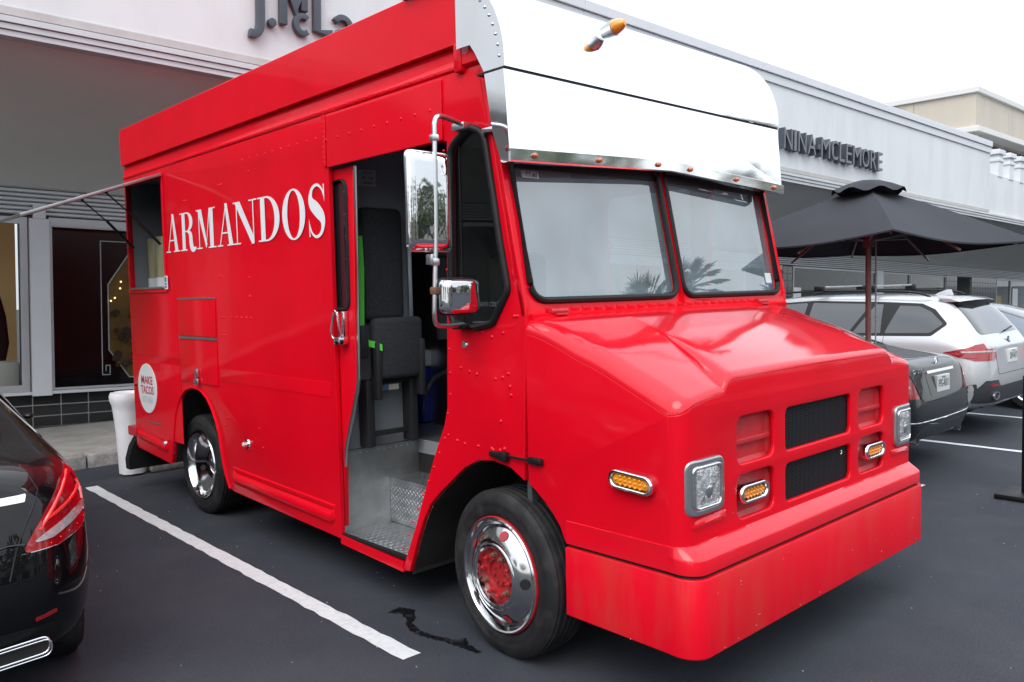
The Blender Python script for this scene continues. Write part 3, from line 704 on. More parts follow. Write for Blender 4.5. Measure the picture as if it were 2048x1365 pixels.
# small fittings on the side
bm = B(); lathe(bm, [(0, 0.034), (0.016, 0.030), (0.020, 0.012), (0.034, 0.010), (0.038, 0.0)], 20, Matrix.Translation((0, 2.686, 0.70)) @ Matrix.Rotation(-pi/2, 4, 'Y')); sl_ = tp('side_light', bm, 'chrome')
bm = B(); lathe(bm, [(0, 0.040), (0.012, 0.037), (0.017, 0.030), (0.017, 0.02)], 16, Matrix.Translation((0, 2.690, 0.70)) @ Matrix.Rotation(-pi/2, 4, 'Y')); sp('lens', bm, 'shop_white', sl_)
bm = B(); lathe(bm, [(0, 0.026), (0.02, 0.024), (0.026, 0.012), (0.030, 0.0)], 18, Matrix.Translation((0, 4.23, 0.52)) @ Matrix.Rotation(-pi/2, 4, 'Y')); tp('fuel_cap', bm, 'aluminium')
bm = B(); lathe(bm, [(0, 0.018), (0.022, 0.016), (0.026, 0.0)], 18, Matrix.Translation((0, 4.86, 0.99)) @ Matrix.Rotation(-pi/2, 4, 'Y')); tp('rear_marker', bm, 'lamp_red')
bm = B(); lathe(bm, [(0, 0.012), (0.016, 0.011), (0.019, 0.006), (0.020, 0.0)], 18, Matrix.Translation((0, 0.245, 1.487)) @ Matrix.Rotation(-pi/2, 4, 'Y')); tp('lock', bm, 'chrome')
bm = B(); box(bm, -0.008, 0, 4.30, 4.62, 0.672, 0.682); tp('rear_seam', bm, 'aluminium')
# rivets
bm = B(); rnd = random.Random(2)
def rivet(y, z, r=0.0075, x=0.0):
    r *= 1.3
    lathe(bm, [(0, r*0.75), (r*0.6, r*0.6), (r, 0)], 8, Matrix.Translation((x, y, z)) @ Matrix.Rotation(-pi/2, 4, 'Y'))
for k in range(44): rivet(0.42+k*0.103, 2.833, 0.006, -0.005)
for k in range(9): rivet(0.46+k*0.125, 2.66, 0.007, -0.012)
for k in range(10): rivet(1.60+k*0.11, 2.69, 0.006)
for k in range(9): rivet(1.485, 2.53+k*0.03, 0.005, -0.016)
for z in (1.02, 1.13, 1.23, 1.34, 1.46, 1.57, 1.67, 1.86, 2.1, 2.32, 2.45, 2.58, 2.72): rivet(0.375 if z > 1.16 else 0.40, z, 0.006)
for y, z in [(0.285, 1.37), (0.22, 1.355), (0.165, 1.345), (0.03, 1.33), (-0.02, 1.34), (-0.06, 1.36), (-0.07, 1.30), (-0.075, 1.26), (0.0, 1.13), (0.01, 0.99), (0.07, 0.90+0.09), (-0.11, 1.63), (-0.13, 1.63), (0.12, 1.55), (0.05, 1.53), (-0.03, 1.55), (0.33, 1.0), (0.27, 0.99), (0.17, 0.99), (0.06, 0.985), (-0.02, 1.0)]: rivet(y, z, 0.0075)
for k in range(9): rivet(0.43+k*0.055*0.9, 1.0-k*0.082, 0.006)
for y, z in [(3.62, 2.505), (3.58, 2.505), (2.98, 2.56), (2.94, 2.56), (2.50, 2.60), (3.04, 1.90), (3.00, 1.90), (2.55, 1.88), (2.62, 1.60), (2.70, 1.60), (2.78, 1.60), (2.86, 1.60), (2.55, 1.60), (3.03, 1.60), (2.98, 1.60), (3.03, 1.47), (2.98, 1.47), (2.56, 1.75), (2.50, 2.10), (2.50, 2.25), (3.01, 0.86), (2.97, 0.86), (2.5, 0.83), (2.45, 0.70), (3.05, 0.80)]: rivet(y, z, 0.0075)
for k in range(16): rivet(3.95+k*0.06, 1.80, 0.005); 
for k in range(26): rivet(1.56+k*0.053, 0.455, 0.004, -0.006)
tp('rivets', bm, 'red', smooth=60, kind='stuff')
# service window: steel lining, sill, awning with gas struts, bottles inside
bm = plate([[(4.03, 1.80), (4.89, 1.80), (4.89, 2.775), (4.03, 2.775)], SW], 0.012, 0.003, sx(-0.006)); sv = tp('service_window_frame', bm, 'red')
bm = B(); box(bm, -0.02, 0.25, 4.07, 4.85, 1.832, 1.85, 0.004); sp('sill', bm, 'steel', sv)
bm = B(); box(bm, 0.03, 1.0, 4.0, 4.03, 0.79, 2.77); tp('partition', bm, 'steel')
bm = B(); box(bm, 1.1, 1.14, 1.7, 4.88, 0.79, 2.77); tp('kitchen_wall', bm, 'steel')
bm = B(); box(bm, 0.4, 1.1, 4.03, 4.89, 0.79, 1.70); tp('counter', bm, 'steel')
bm = B(); box(bm, 0.036, BW-0.036, 4.872, 4.896, 0.79, 2.775); tp('rear_liner', bm, 'interior_grey')
bm = plate([[(0.02, 0.8), (1.66, 0.8), (1.66, 2.77), (0.07, 2.77), (0.03, 2.5), (-0.12, 1.7)], FQW, FDW], 0.006, 0, sx(BW-0.036)); tp('cab_liner', bm, 'interior_grey')
bm = B(); box(bm, BW-0.05, BW-0.034, 1.7, 4.87, 0.79, 2.775); tp('far_liner', bm, 'steel')
bm = plate([[(1.7, 1.07), (4.87, 1.07), (4.87, 2.775), (1.7, 2.775)], [(4.05, 1.82), (4.865, 1.82), (4.865, 2.755), (4.05, 2.755)]], 0.008, 0, sx(0.036)); tp('near_liner', bm, 'interior_grey')
bm = B(); box(bm, 0.042, 0.40, 4.06, 4.86, 1.79, 1.83); tp('serving_counter', bm, 'steel')
for y, x in ((4.42, 0.13), (4.72, 0.17)):
    bt = thing('drink_dispenser', 'pale yellow drink container inside the serving hatch, '+('nearer the front' if y < 4.5 else 'further back'), 'container', (x, y, 1.83))
    bm = B(); lathe(bm, [(0, 0), (0.07, 0), (0.075, 0.02), (0.08, 0.42), (0.075, 0.44), (0, 0.44)], 20, Matrix.Translation((x, y, 1.93)) @ Matrix.Diagonal((0.85, 0.85, 0.8, 1))); finish('jar', bm, 'juice', bt, smooth=40)
    bm = B(); lathe(bm, [(0, 0), (0.085, 0), (0.085, 0.10), (0, 0.10)], 20, Matrix.Translation((x, y, 1.832)) @ Matrix.Diagonal((0.85, 0.85, 1, 1))); finish('base', bm, 'cooler_white', bt, smooth=40)
aw = tp('awning', (lambda b: box(b, -1.10, 0, 4.02, 4.88, -0.012, 0.012, 0.004, Matrix.Translation((-0.012, 0, 2.76)) @ Matrix.Rotation(radians(-19.9), 4, 'Y')))(B()), 'aluminium')
for y in (4.16, 4.78):
    bm = B(); cyl(bm, (-0.40, y, 2.60), (-0.20, y, 2.42), 0.006); cyl(bm, (-0.21, y, 2.43), (0.005, y, 2.20), 0.012); bmesh.ops.create_icosphere(bm, subdivisions=1, radius=0.016, matrix=Matrix.Translation((-0.40, y, 2.605))); tp('gas_strut', bm, 'black_plastic')
# lettering
LT = B(); off = [0.0030]
H = 0.295
def poly(pts):
    off[0] += 0.00012
    vs = [LT.verts.new((-off[0], 4.012-u-0.035*(0), 2.121+v*H-0.004*u)) for u, v in pts]
    f = LT.faces.new(vs)
def ring(o, i):
    off[0] += 0.00012; n = len(o)
    f_ = lambda p: LT.verts.new((-off[0], 4.012-p[0], 2.121+p[1]*H-0.004*p[0]))
    A = [f_(p) for p in o]; C = [f_(p) for p in i]
    for k in range(n): LT.faces.new((A[k], A[(k+1) % n], C[(k+1) % n], C[k]))
def serif(u0, u1, v, t=0.032): poly([(u0, v), (u1, v), (u1, v+t), (u0, v+t)])
def bar(u0, v0, u1, v1, w0, w1=None):
    w1 = w0 if w1 is None else w1
    poly([(u0-w0/2, v0), (u0+w0/2, v0), (u1+w1/2, v1), (u1-w1/2, v1)])
def gA(x, w):
    bar(x+0.045, 0, x+w*0.55, 1.02, 0.014); bar(x+w-0.062, 0, x+w*0.545, 1.03, 0.064, 0.040)
    serif(x, x+0.095, 0); serif(x+w-0.125, x+w+0.002, 0); poly([(x+w*0.24, 0.30), (x+w*0.72, 0.30), (x+w*0.71, 0.335), (x+w*0.25, 0.335)])
def gR(x, w):
    bar(x+0.066, 0, x+0.066, 1.0, 0.060); serif(x, x+0.13, 0); serif(x, x+0.15, 0.968)
    o = [(x+0.09, 1.0)]+[(x+0.13+0.115*sin(t), 0.745+0.255*cos(t)) for t in [pi*k/16 for k in range(17)]]+[(x+0.09, 0.49)]
    i = [(x+0.09, 0.965)]+[(x+0.13+0.052*sin(t), 0.745+0.222*cos(t)) for t in [pi*k/16 for k in range(17)]]+[(x+0.09, 0.523)]
    off[0] += 0.00012
    f_ = lambda p: LT.verts.new((-off[0], 4.012-p[0], 2.121+p[1]*H-0.004*p[0]))
    A = [f_(p) for p in o]; C = [f_(p) for p in i]
    for k in range(len(o)-1): LT.faces.new((A[k], A[k+1], C[k+1], C[k]))
    leg = smooth_pts([(x+0.130, 0.50), (x+0.175, 0.46), (x+0.198, 0.36), (x+0.205, 0.18), (x+0.222, 0.055), (x+0.255, 0.015), (x+w, 0.05)], 4)
    n = len(leg); wd = [0.012+0.05*min(1, max(0, (k/n-0.05)*4))*(1-max(0, (k/n-0.62)/0.38))**1.2+0.002 for k in range(n)]
    pts = stroke2d([(p[0], p[1]*H) for p in leg], wd); poly([(p[0], p[1]/H) for p in pts])
def gM(x, w):
    bar(x+0.045, 0, x+0.045, 1.0, 0.014); bar(x+w-0.075, 0, x+w-0.075, 1.0, 0.062)
    poly([(x+0.025, 1.0), (x+0.095, 1.0), (x+0.185, 0.10), (x+0.165, 0.0)]); poly([(x+0.160, 0.02), (x+0.172, 0.10), (x+w-0.09, 1.0), (x+w-0.110, 1.0)])
    serif(x, x+0.095, 0); serif(x+w-0.135, x+w, 0); serif(x, x+0.08, 0.968); serif(x+w-0.10, x+w, 0.968)
def gN(x, w):
    bar(x+0.050, 0, x+0.050, 1.0, 0.014); bar(x+w-0.055, 0, x+w-0.055, 1.0, 0.014)
    poly([(x+0.020, 1.0), (x+0.105, 1.0), (x+w-0.048, 0.12), (x+w-0.050, -0.02), (x+w-0.085, -0.02)])
    serif(x, x+0.105, 0); serif(x, x+0.08, 0.968); serif(x+w-0.115, x+w, 0.968)
def gD(x, w):
    bar(x+0.070, 0, x+0.070, 1.0, 0.062); serif(x, x+0.14, 0); serif(x, x+0.14, 0.968)
    o = [(x+0.09, 1.0)]+[(x+0.125+(w-0.125)*sin(t), 0.5+0.5*cos(t)) for t in [pi*k/24 for k in range(25)]]+[(x+0.09, 0.0)]
    i = [(x+0.09, 0.965)]+[(x+0.120+(w-0.188)*sin(t), 0.5+0.465*cos(t)) for t in [pi*k/24 for k in range(25)]]+[(x+0.09, 0.035)]
    off[0] += 0.00012
    f_ = lambda p: LT.verts.new((-off[0], 4.012-p[0], 2.121+p[1]*H-0.004*p[0]))
    A = [f_(p) for p in o]; C = [f_(p) for p in i]
    for k in range(len(o)-1): LT.faces.new((A[k], A[k+1], C[k+1], C[k]))
def gO(x, w): ring(ellipse(x+w/2, 0.5, w/2, 0.545, 48), ellipse(x+w/2, 0.5, w/2-0.066, 0.508, 48))
def gS(x, w):
    c = smooth_pts([(x+w*0.93, 0.77), (x+w*0.80, 0.93), (x+w*0.55, 1.025), (x+w*0.28, 0.965), (x+w*0.17, 0.80), (x+w*0.24, 0.66), (x+w*0.50, 0.525), (x+w*0.76, 0.37), (x+w*0.83, 0.22), (x+w*0.72, 0.04), (x+w*0.45, -0.030), (x+w*0.20, 0.06), (x+w*0.06, 0.25)], 6)
    n = len(c); wd = [0.012+0.062*math.exp(-((k/(n-1)-0.5)/0.17)**2)+0.010*math.exp(-((k/(n-1)-0.5)/0.35)**2) for k in range(n)]
    pts = stroke2d([(p[0], p[1]*H) for p in c], wd)
    m = len(c); L_ = [(p[0], p[1]/H) for p in pts[:m]]; R_ = [(p[0], p[1]/H) for p in pts[m:][::-1]]
    off[0] += 0.00012
    f_ = lambda p: LT.verts.new((-off[0], 4.012-p[0], 2.121+p[1]*H-0.004*p[0]))
    A = [f_(p) for p in L_]; C = [f_(p) for p in R_]
    for k in range(m-1): LT.faces.new((A[k], A[k+1], C[k+1], C[k]))
    poly([(x+w*0.885, 1.02), (x+w*0.945, 1.02), (x+w*0.945, 0.66), (x+w*0.90, 0.78)]); poly([(x+w*0.045, 0.36), (x+w*0.09, 0.24), (x+w*0.105, -0.02), (x+w*0.045, -0.02)])
for fn, x, w in ((gA, 0, 0.282), (gR, 0.303, 0.298), (gM, 0.620, 0.342), (gA, 0.982, 0.292), (gN, 1.262, 0.358), (gD, 1.635, 0.302), (gO, 1.974, 0.292), (gS, 2.300, 0.210)): fn(x, w)
for f in LT.faces:
    if f.normal.x > 0: f.normal_flip()
finish('lettering', LT, 'letter_white', tr, smooth=0, merge=False)
# round white decal
bm = B(); lathe(bm, [(0, 0.0035), (0.217, 0.0035), (0.218, 0.0)], 56, Matrix.Translation((-0.0045, 4.588, 0.968)) @ Matrix.Rotation(-pi/2, 4, 'Y')); dc = tp('decal', bm, 'letter_white', smooth=20)
for s, m, z, h, w in (('MAKE', 'print_red', 1.005, 0.072, 0.27), ('TACOS', 'print_red', 0.918, 0.072, 0.30), ('NOT WAR', 'print_grey', 0.838, 0.060, 0.25)):
    bm = text_bm(s, 1, 0, 0.022); fit(bm, lambda u, v, q, w=w, z=z: (-0.0095, 4.588+w/2-u, z+v), w, h); sp('decal_text', bm, m, dc)
bm = B(); box(bm, -0.0165, -0.0126, 3.99, 4.055, 1.825, 1.935); st = tp('sticker', bm, 'letter_white')
for k, (y0, y1, z0, z1) in enumerate([(4.008, 4.047, 1.885, 1.925), (4.008, 4.047, 1.862, 1.877), (4.008, 4.047, 1.836, 1.855)]):
    bm = B(); box(bm, -0.0180, -0.0166, y0, y1, z0, z1); sp('sticker_print', bm, 'sticker_blue', st)
# ---- door slid back, its edge showing
door = [(1.262, 2.49), (1.300, 1.25), (1.318, 1.18), (1.46, 0.82), (1.485, 0.33), (2.2, 0.33), (2.2, 2.49)]
dw = rpoly([(1.335, 2.42), (1.345, 1.66), (2.0, 1.66), (2.0, 2.42)], [0.07, 0.06, 0.06, 0.07])
dr = tp('sliding_door', plate([door, dw], 0.03, 0.004, sx(0.052)), 'red')
bm = plate([dw], 0.006, 0, sx(0.05)); sp('door_window', bm, 'car_glass', dr)
bm = B(); tube(bm, [(0.036, y, z) for y, z in dw], 0.012, 8, closed=True); sp('door_gasket', bm, 'rubber', dr)
bm = B(); tube(bm, [(0.05, 1.256, 2.49), (0.05, 1.294, 1.25), (0.05, 1.312, 1.18), (0.05, 1.454, 0.82), (0.05, 1.475, 0.70)], 0.013, 8); sp('door_edge', bm, 'steel', dr)
bm = B()
for k in range(6): lathe(bm, [(0, 0.005), (0.006, 0.004), (0.008, 0)], 8, Matrix.Translation((0.035, 1.352, 1.70+k*0.13)) @ Matrix.Rotation(-pi/2, 4, 'Y'))
sp('door_screws', bm, 'chrome', dr)['kind'] = 'stuff'
bm = B(); box(bm, -0.035, 0.035, 1.36, 1.43, 1.45, 1.50, 0.012); tube(bm, smooth_pts([(-0.012, 1.375, 1.47), (-0.03, 1.372, 1.62), (-0.03, 1.385, 1.645), (-0.03, 1.41, 1.645), (-0.03, 1.45, 1.52), (-0.015, 1.425, 1.475)], 4), 0.008, 8); box(bm, 0.0, 0.036, 1.365, 1.39, 1.48, 1.65, 0.006); sp('door_handle', bm, 'chrome', dr)
# ---- step well
bm = B(); box(bm, 0.01, 0.62, 1.50, 1.53, 0.28, 0.785); tp('step_side_plate', bm, 'aluminium')
bm = B()
for k in range(13): lathe(bm, [(0, 0.006), (0.006, 0.004), (0.008, 0)], 8, Matrix.Translation((0.04+k*0.045, 1.4995, 0.765)) @ Matrix.Rotation(pi/2, 4, 'X'))
tp('step_rivets', bm, 'steel', kind='stuff')
def tread(bm_, fn, u0, u1, v0, v1, du=0.036, dv=0.026, ok=None):
    a = 0
    u = u0
    i = 0
    while u < u1:
        v = v0+(dv/2 if i % 2 else 0)
        j = 0
        while v < v1:
            if ok is None or ok(u, v):
                s = 1 if (i+j) % 2 else -1
                c, sn = cos(s*0.75), sin(s*0.75)
                L_ = 0.0115; W_ = 0.0042; vs = []
                for (p, q, h) in ((-L_, 0, 0), (0, -W_, 0), (L_, 0, 0), (0, W_, 0)):
                    vs.append(bm_.verts.new(fn(u+p*c-q*sn, v+p*sn+q*c, h)))
                t = bm_.verts.new(fn(u, v, 0.0026))
                for k in range(4): bm_.faces.new((vs[k], vs[(k+1) % 4], t))
            v += dv; j += 1
        u += du*0.62; i += 1
bm = B(); box(bm, 0.035, 0.40, 0.80, 1.50, 0.265, 0.285); lw = tp('lower_step', bm, 'tread_plate')
bm = B(); tread(bm, lambda u, v, h: (u, v, 0.2852+h), 0.06, 0.385, 0.82, 1.49); sp('tread_pattern', bm, 'tread_plate', lw)['kind'] = 'stuff'
bm = B(); box(bm, 0.385, 0.62, 0.80, 1.50, 0.286, 0.575, 0.006); us = tp('upper_step', bm, 'tread_plate')
bm = B(); tread(bm, lambda u, v, h: (u, v, 0.5752+h), 0.405, 0.61, 0.83, 1.49); sp('tread_pattern', bm, 'tread_plate', us)['kind'] = 'stuff'; bm = B(); tread(bm, lambda u, v, h: (0.3848-h, u, v), 0.83, 1.49, 0.305, 0.56, 0.03, 0.03); sp('tread_pattern', bm, 'tread_plate', us)['kind'] = 'stuff'
bm = B(); box(bm, 0.621, 0.639, 0.3, 1.53, 0.5, 0.785); tp('floor_riser', bm, 'interior_grey')
bm = B(); box(bm, 0.004, 0.034, 0.80, 1.49, 0.275, 0.293, 0.003); tp('sill_rubber', bm, 'rubber')
bm = B(); box(bm, 0.032, 0.385, 0.775, 0.795, 0.20, 0.284); box(bm, 0.386, 0.64, 0.775, 0.795, 0.20, 0.57); tp('step_front', bm, 'chassis')
bm = B(); loft(bm, [[(0.0, y, z), (0.0, y, z+0.055), (0.03, y, z+0.055), (0.03, y, z)] for y, z in ((1.475, 0.232), (0.835, 0.205))]); tp('sill', bm, 'red')
# ---- bulkhead with fold-up seat
bm = B(); box(bm, 0.05, 0.60, 1.535, 1.56, 0.785, 2.77); tp('bulkhead', bm, 'interior_grey')
bm = B(); box(bm, 0.595, 0.625, 1.515, 1.565, 0.785, 2.77, 0.005); tp('bulkhead_edge', bm, 'steel')
bm = B(); box(bm, 0.20, 0.50, 1.42, 1.535, 1.58, 2.28, 0.04, seg=3); seat = tp('jump_seat', bm, 'seat_fabric', smooth=60)
bm = B(); box(bm, 0.20, 0.57, 1.33, 1.41, 1.22, 1.60, 0.035, seg=3); sp('seat_cushion', bm, 'seat_fabric', seat)
for x in (0.17, 0.50):
    bm = B(); box(bm, x, x+0.06, 1.40, 1.50, 0.80, 1.22, 0.012); box(bm, x+0.03, x+0.07, 1.32, 1.40, 1.10, 1.46, 0.012); sp('seat_bracket', bm, 'seat_shell', seat)
bm = B(); box(bm, 0.23, 0.50, 1.42, 1.46, 1.185, 1.225, 0.006); sp('seat_crossbar', bm, 'seat_shell', seat); bm = B(); box(bm, 0.23, 0.50, 1.44, 1.47, 0.86, 0.89, 0.004); sp('seat_crossbar', bm, 'seat_shell', seat)
bm = B(); box(bm, 0.235, 0.30, 1.414, 1.419, 1.145, 1.18); box(bm, 0.345, 0.42, 1.414, 1.419, 1.145, 1.18); sp('seat_label', bm, 'shop_white', seat)
bm = B(); box(bm, 0.305, 0.34, 1.414, 1.419, 1.145, 1.18); sp('seat_label', bm, 'sticker_blue', seat)
bm = B(); loft(bm, [[(x-0.026, y, z), (x+0.026, y, z), (x+0.026, y+0.004, z), (x-0.026, y+0.004, z)] for x, y, z in ((0.150, 1.40, 2.10), (0.150, 1.39, 1.9), (0.135, 1.38, 1.66), (0.125, 1.37, 1.55))])
loft(bm, [[(x, y, z-0.02), (x, y, z+0.02), (x, y+0.004, z+0.02), (x, y+0.004, z-0.02)] for x, y, z in ((0.15, 1.40, 1.46), (0.20, 1.34, 1.44), (0.235, 1.31, 1.42))])
bl = tp('seat_belt', bm, 'belt_green')
bm = B(); box(bm, 0.12, 0.18, 1.40, 1.53, 2.07, 2.18, 0.015); sp('belt_anchor', bm, 'seat_shell', bl); bm = B(); box(bm, 0.115, 0.175, 1.36, 1.44, 1.36, 1.56, 0.01); sp('belt_anchor', bm, 'seat_shell', bl)
bm = B(); box(bm, 0.235, 0.375, 1.528, 1.534, 2.42, 2.52); pl = tp('data_plate', bm, 'print_grey')
for k, (s, z) in enumerate((('742795', 2.494), ('B1.18', 2.462), ('0847', 2.432))):
    bm = text_bm(s, 1, 0, 0.01); fit(bm, lambda u, v, w, z=z: (0.275+u, 1.5265, z+v), 0.075, 0.016); sp('plate_text', bm, 'print_dark', pl)
# cooler standing in the aisle, bag strap
cl = thing('cooler', 'blue cooler with white lid standing inside the truck door', 'cooler', (1.28, 2.2, 0.785))
bm = B(); loft(bm, [rpz for rpz in [[(x, y, z) for x, y in rrect(1.03-o, 1.58+o, 1.98-o, 2.36+o, 0.04, 3)] for z, o in ((0.787, -0.02), (0.80, 0), (1.20, 0.015))]]); finish('cooler_body', bm, 'cooler_blue', cl, smooth=40)
bm = B(); box(bm, 1.005, 1.605, 1.955, 2.385, 1.205, 1.33, 0.025); finish('cooler_lid', bm, 'cooler_white', cl, smooth=40)
bm = B(); tube(bm, smooth_pts([(0.66, 1.50, 0.95), (0.68, 1.47, 1.10), (0.76, 1.5, 1.17), (0.88, 1.55, 1.19), (1.05, 1.6, 1.24)], 4), [0.008]*5+[0.02]*12, 6); tp('belt_webbing', bm, 'seat_shell')
bm = B(); box(bm, 0.98, 1.03, 1.58, 1.62, 1.20, 1.32, 0.008); tp('belt_buckle', bm, 'yellow')
# kitchen behind, driver seat, wheel, dash
bm = B(); box(bm, 1.2, BW-0.04, 1.9, 4.85, 0.79, 1.65); tp('kitchen_bench', bm, 'steel')
bm = B(); box(bm, 1.2, BW-0.04, 1.9, 4.85, 2.15, 2.70, 0.02); tp('exhaust_hood', bm, 'steel')
bm = B(); box(bm, 1.25, 1.75, 1.0, 1.45, 0.79, 1.25, 0.05); box(bm, 1.25, 1.75, 1.36, 1.50, 1.2, 2.02, 0.06); tp('driver_seat', bm, 'seat_fabric', smooth=60)
bm = B(); tube(bm, [(1.52+0.21*cos(t), 0.32+0.11*sin(t), 1.66+0.18*sin(t)) for t in [2*pi*k/28 for k in range(28)]], 0.015, 8, closed=True); cyl(bm, (1.52, 0.32, 1.66), (1.52, 0.1, 1.40), 0.03)
for t in (0.2, 2.9, 4.7): cyl(bm, (1.52, 0.32, 1.66), (1.52+0.2*cos(t), 0.32+0.105*sin(t), 1.66+0.17*sin(t)), 0.012)
tp('steering_wheel', bm, 'black_plastic', smooth=60)
bm = B(); loft(bm, [[(x, -0.14, 1.62), (x, 0.05, 1.63), (x, 0.16, 1.58), (x, 0.18, 1.3), (x, -0.14, 1.3)] for x in (0.05, BW-0.05)]); tp('dashboard', bm, 'interior_grey')
bm = B(); box(bm, 1.72, 2.05, -0.08, 0.12, 1.63, 1.70, 0.01); tp('dash_papers', bm, 'letter_white')
bm = B(); box(bm, 0.95, 1.55, 1.66, 1.69, 1.42, 2.77); tp('cab_partition', bm, 'interior_dark')
bm = B(); box(bm, 1.56, BW-0.04, 1.66, 1.69, 1.4, 2.77); tp('cab_partition', bm, 'interior_white')
bm = B(); box(bm, 0.95, 1.15, 1.62, 1.655, 2.0, 2.2); tp('fuse_box', bm, 'interior_dark')
# ---------------------------------------------------------------- hood, nose, bumper
YF, RC = -1.03, 0.075          # front plane, plan corner radius
RS, RFR = 0.075, 0.022        # shoulder fillet along the sides, tight crease along the front
SEAM = -0.175
ZO = [(-1.04, 1.312), (-0.97, 1.345), (-0.881, 1.388), (-0.75, 1.447), (-0.624, 1.504), (-0.48, 1.553), (-0.336, 1.594), (-0.25, 1.610), (-0.175, 1.618)]
ZC = [(-1.04, 1.366), (-0.97, 1.394), (-0.88, 1.430), (-0.75, 1.476), (-0.62, 1.518), (-0.52, 1.545), (-0.40, 1.578), (-0.336, 1.594), (-0.25, 1.610), (-0.175, 1.618)]
def ridge_x(y): return interp([(-1.04, 0.290), (-0.5, 0.50), (-0.17, 0.62)], y)
def ridge_w(y): return interp([(-1.04, 0.075), (-0.52, 0.012), (-0.17, 0.004)], y)
def hood_z(x, y):
    xm = min(x, TW-x); xr = ridge_x(y); zo, zc = sinterp(ZO, y), sinterp(ZC, y)
    t = min(1, max(0, (xm-xr)/ridge_w(y)))
    t = 1-(1-t)**2
    crown = 0.014*(1-((x-TW/2)/(TW/2))**2)
    fall = 0.036*max(0, 1-xm/xr)**1.6*min(1, max(0, (-0.2-y)/0.3))
    return zo+(zc-zo)*t+crown-fall+0.008
def left_x(y):
    d = y-YF
    return 0.0 if d >= RC else RC-sqrt(max(0, RC*RC-(RC-d)**2))
def sdf(x, y):
    """distance to the plan outline and fillet radius there"""
    xm = min(x, TW-x); d = y-YF
    if xm < RC and d < RC:
        t = math.atan2(RC-d, RC-xm+1e-9)/(pi/2)
        return RC-sqrt((RC-xm)**2+(RC-d)**2), RS+(RFR-RS)*t
    return (xm, RS) if xm < d else (d, RFR)
def drop(dr):
    d, r = dr
    if d >= r: return 0.0
    d = max(0.0, d); return r-sqrt(max(0, r*r-(r-d)**2))
ys = [YF+RFR*(1-cos(pi/2*k/5)) for k in range(6)]+[YF+RFR+(RC-RFR)*k/7 for k in range(1, 8)]+[YF+RC+(SEAM-YF-RC)*k/26 for k in range(1, 27)]
bm = B(); rows = []
for y in ys:
    xl = left_x(y); xr = ridge_x(y); W2 = TW/2; cols = []; rw_ = ridge_w(y)
    for k in range(9): cols.append(xl+RS*(1-cos(pi/2*k/8)))
    e = xl+RS
    for k in range(1, 6): cols.append(e+(xr-e)*k/5)
    for k in range(1, 7): cols.append(xr+rw_*k/6)
    for k in range(1, 13): cols.append(xr+rw_+(W2-xr-rw_)*k/12)
    cols = cols+[TW-c for c in cols[-2::-1]]
    rows.append([bm.verts.new((x, y, hood_z(x, y)-drop(sdf(x, y)))) for x in cols])
for a, b in zip(rows, rows[1:]):
    for k in range(len(a)-1): bm.faces.new((a[k], a[k+1], b[k+1], b[k]))
lip = [bm.verts.new((v.co.x, SEAM+0.004, v.co.z-0.05)) for v in rows[-1]]
for k in range(len(lip)-1): bm.faces.new((rows[-1][k], rows[-1][k+1], lip[k+1], lip[k]))
hood = tp('hood', bm, 'red_hood', smooth=28)
# nose wall, unrolled along s
S1 = SEAM-(YF+RC); S2 = S1+RC*pi/2; S3 = S2+TW-2*RC; S4 = S3+RC*pi/2; S5 = S4+S1
def plan(s, off=0.0):
    """point and outward normal on the plan outline"""
    if s < S1: p = Vector((0, SEAM-s)); n = Vector((-1, 0))
    elif s < S2:
        t = (s-S1)/RC; n = Vector((-cos(t), -sin(t))); p = Vector((RC, YF+RC))+n*RC
    elif s < S3: p = Vector((RC+s-S2, YF)); n = Vector((0, -1))
    elif s < S4:
        t = (s-S3)/RC; n = Vector((sin(t), -cos(t))); p = Vector((TW-RC, YF+RC))+n*RC
    else: p = Vector((TW, YF+RC+s-S4)); n = Vector((1, 0))
    return p+n*off, n
def sx_of(x): return S2+x-RC
top = []
n = 240
for k in range(n+1):
    s = S5*k/n; p, _ = plan(s); top.append((s, hood_z(p.x, p.y)-sdf(p.x, p.y)[1]+0.0015))
Z0 = 0.625
arch = [(SEAM+0.150+0.175-0.15+0.0, 0.0)]
archpts = [(-0.406, Z0), (-0.395, 0.64), (-0.373, 0.690), (-0.33, 0.742), (-0.282, 0.786), (-0.21, 0.838), (SEAM, 0.858)]
outl = [(0.0, 0.858)]+[(SEAM-y, z) for y, z in archpts[::-1][1:]]+[(S5-(SEAM-archpts[0][0]), Z0)]+[(S5-(SEAM-y), z) for y, z in archpts[1:]]+top[::-1]
holes = []
G = (0.795, 1.445)
holes.append(rrect(sx_of(G[0]), sx_of(G[1]), 0.998, 1.192, 0.035)); holes.append(rrect(sx_of(G[0]), sx_of(G[1]), 0.765, 0.938, 0.035))
for x0, x1 in ((0.392, 0.695), (TW-0.695, TW-0.392)):
    holes.append(rrect(sx_of(x0), sx_of(x1), 0.998, 1.198, 0.05)); holes.append(rrect(sx_of(x0), sx_of(x1), 0.765, 0.950, 0.05))
for q_ in (0, 1):
    hs = [S1+RC*math.acos(1-0.060/RC), sx_of(0.242)]
    if q_: hs = [S5-hs[1], S5-hs[0]]
    holes.append(rrect(hs[0], hs[1], 0.872, 1.038, 0.02))
cuts = [S1+(S2-S1)*k/8 for k in range(9)]+[S3+(S4-S3)*k/8 for k in range(9)]
def nose(s, v, w):
    p, nn = plan(min(max(s, 0), S5)); q = p+nn*(w-0.012); return (q.x, q.y, v)
nw = tp('nose', plate([outl]+holes, 0.024, 0.009, nose, cuts_u=cuts, bres=3), 'red', smooth=40)
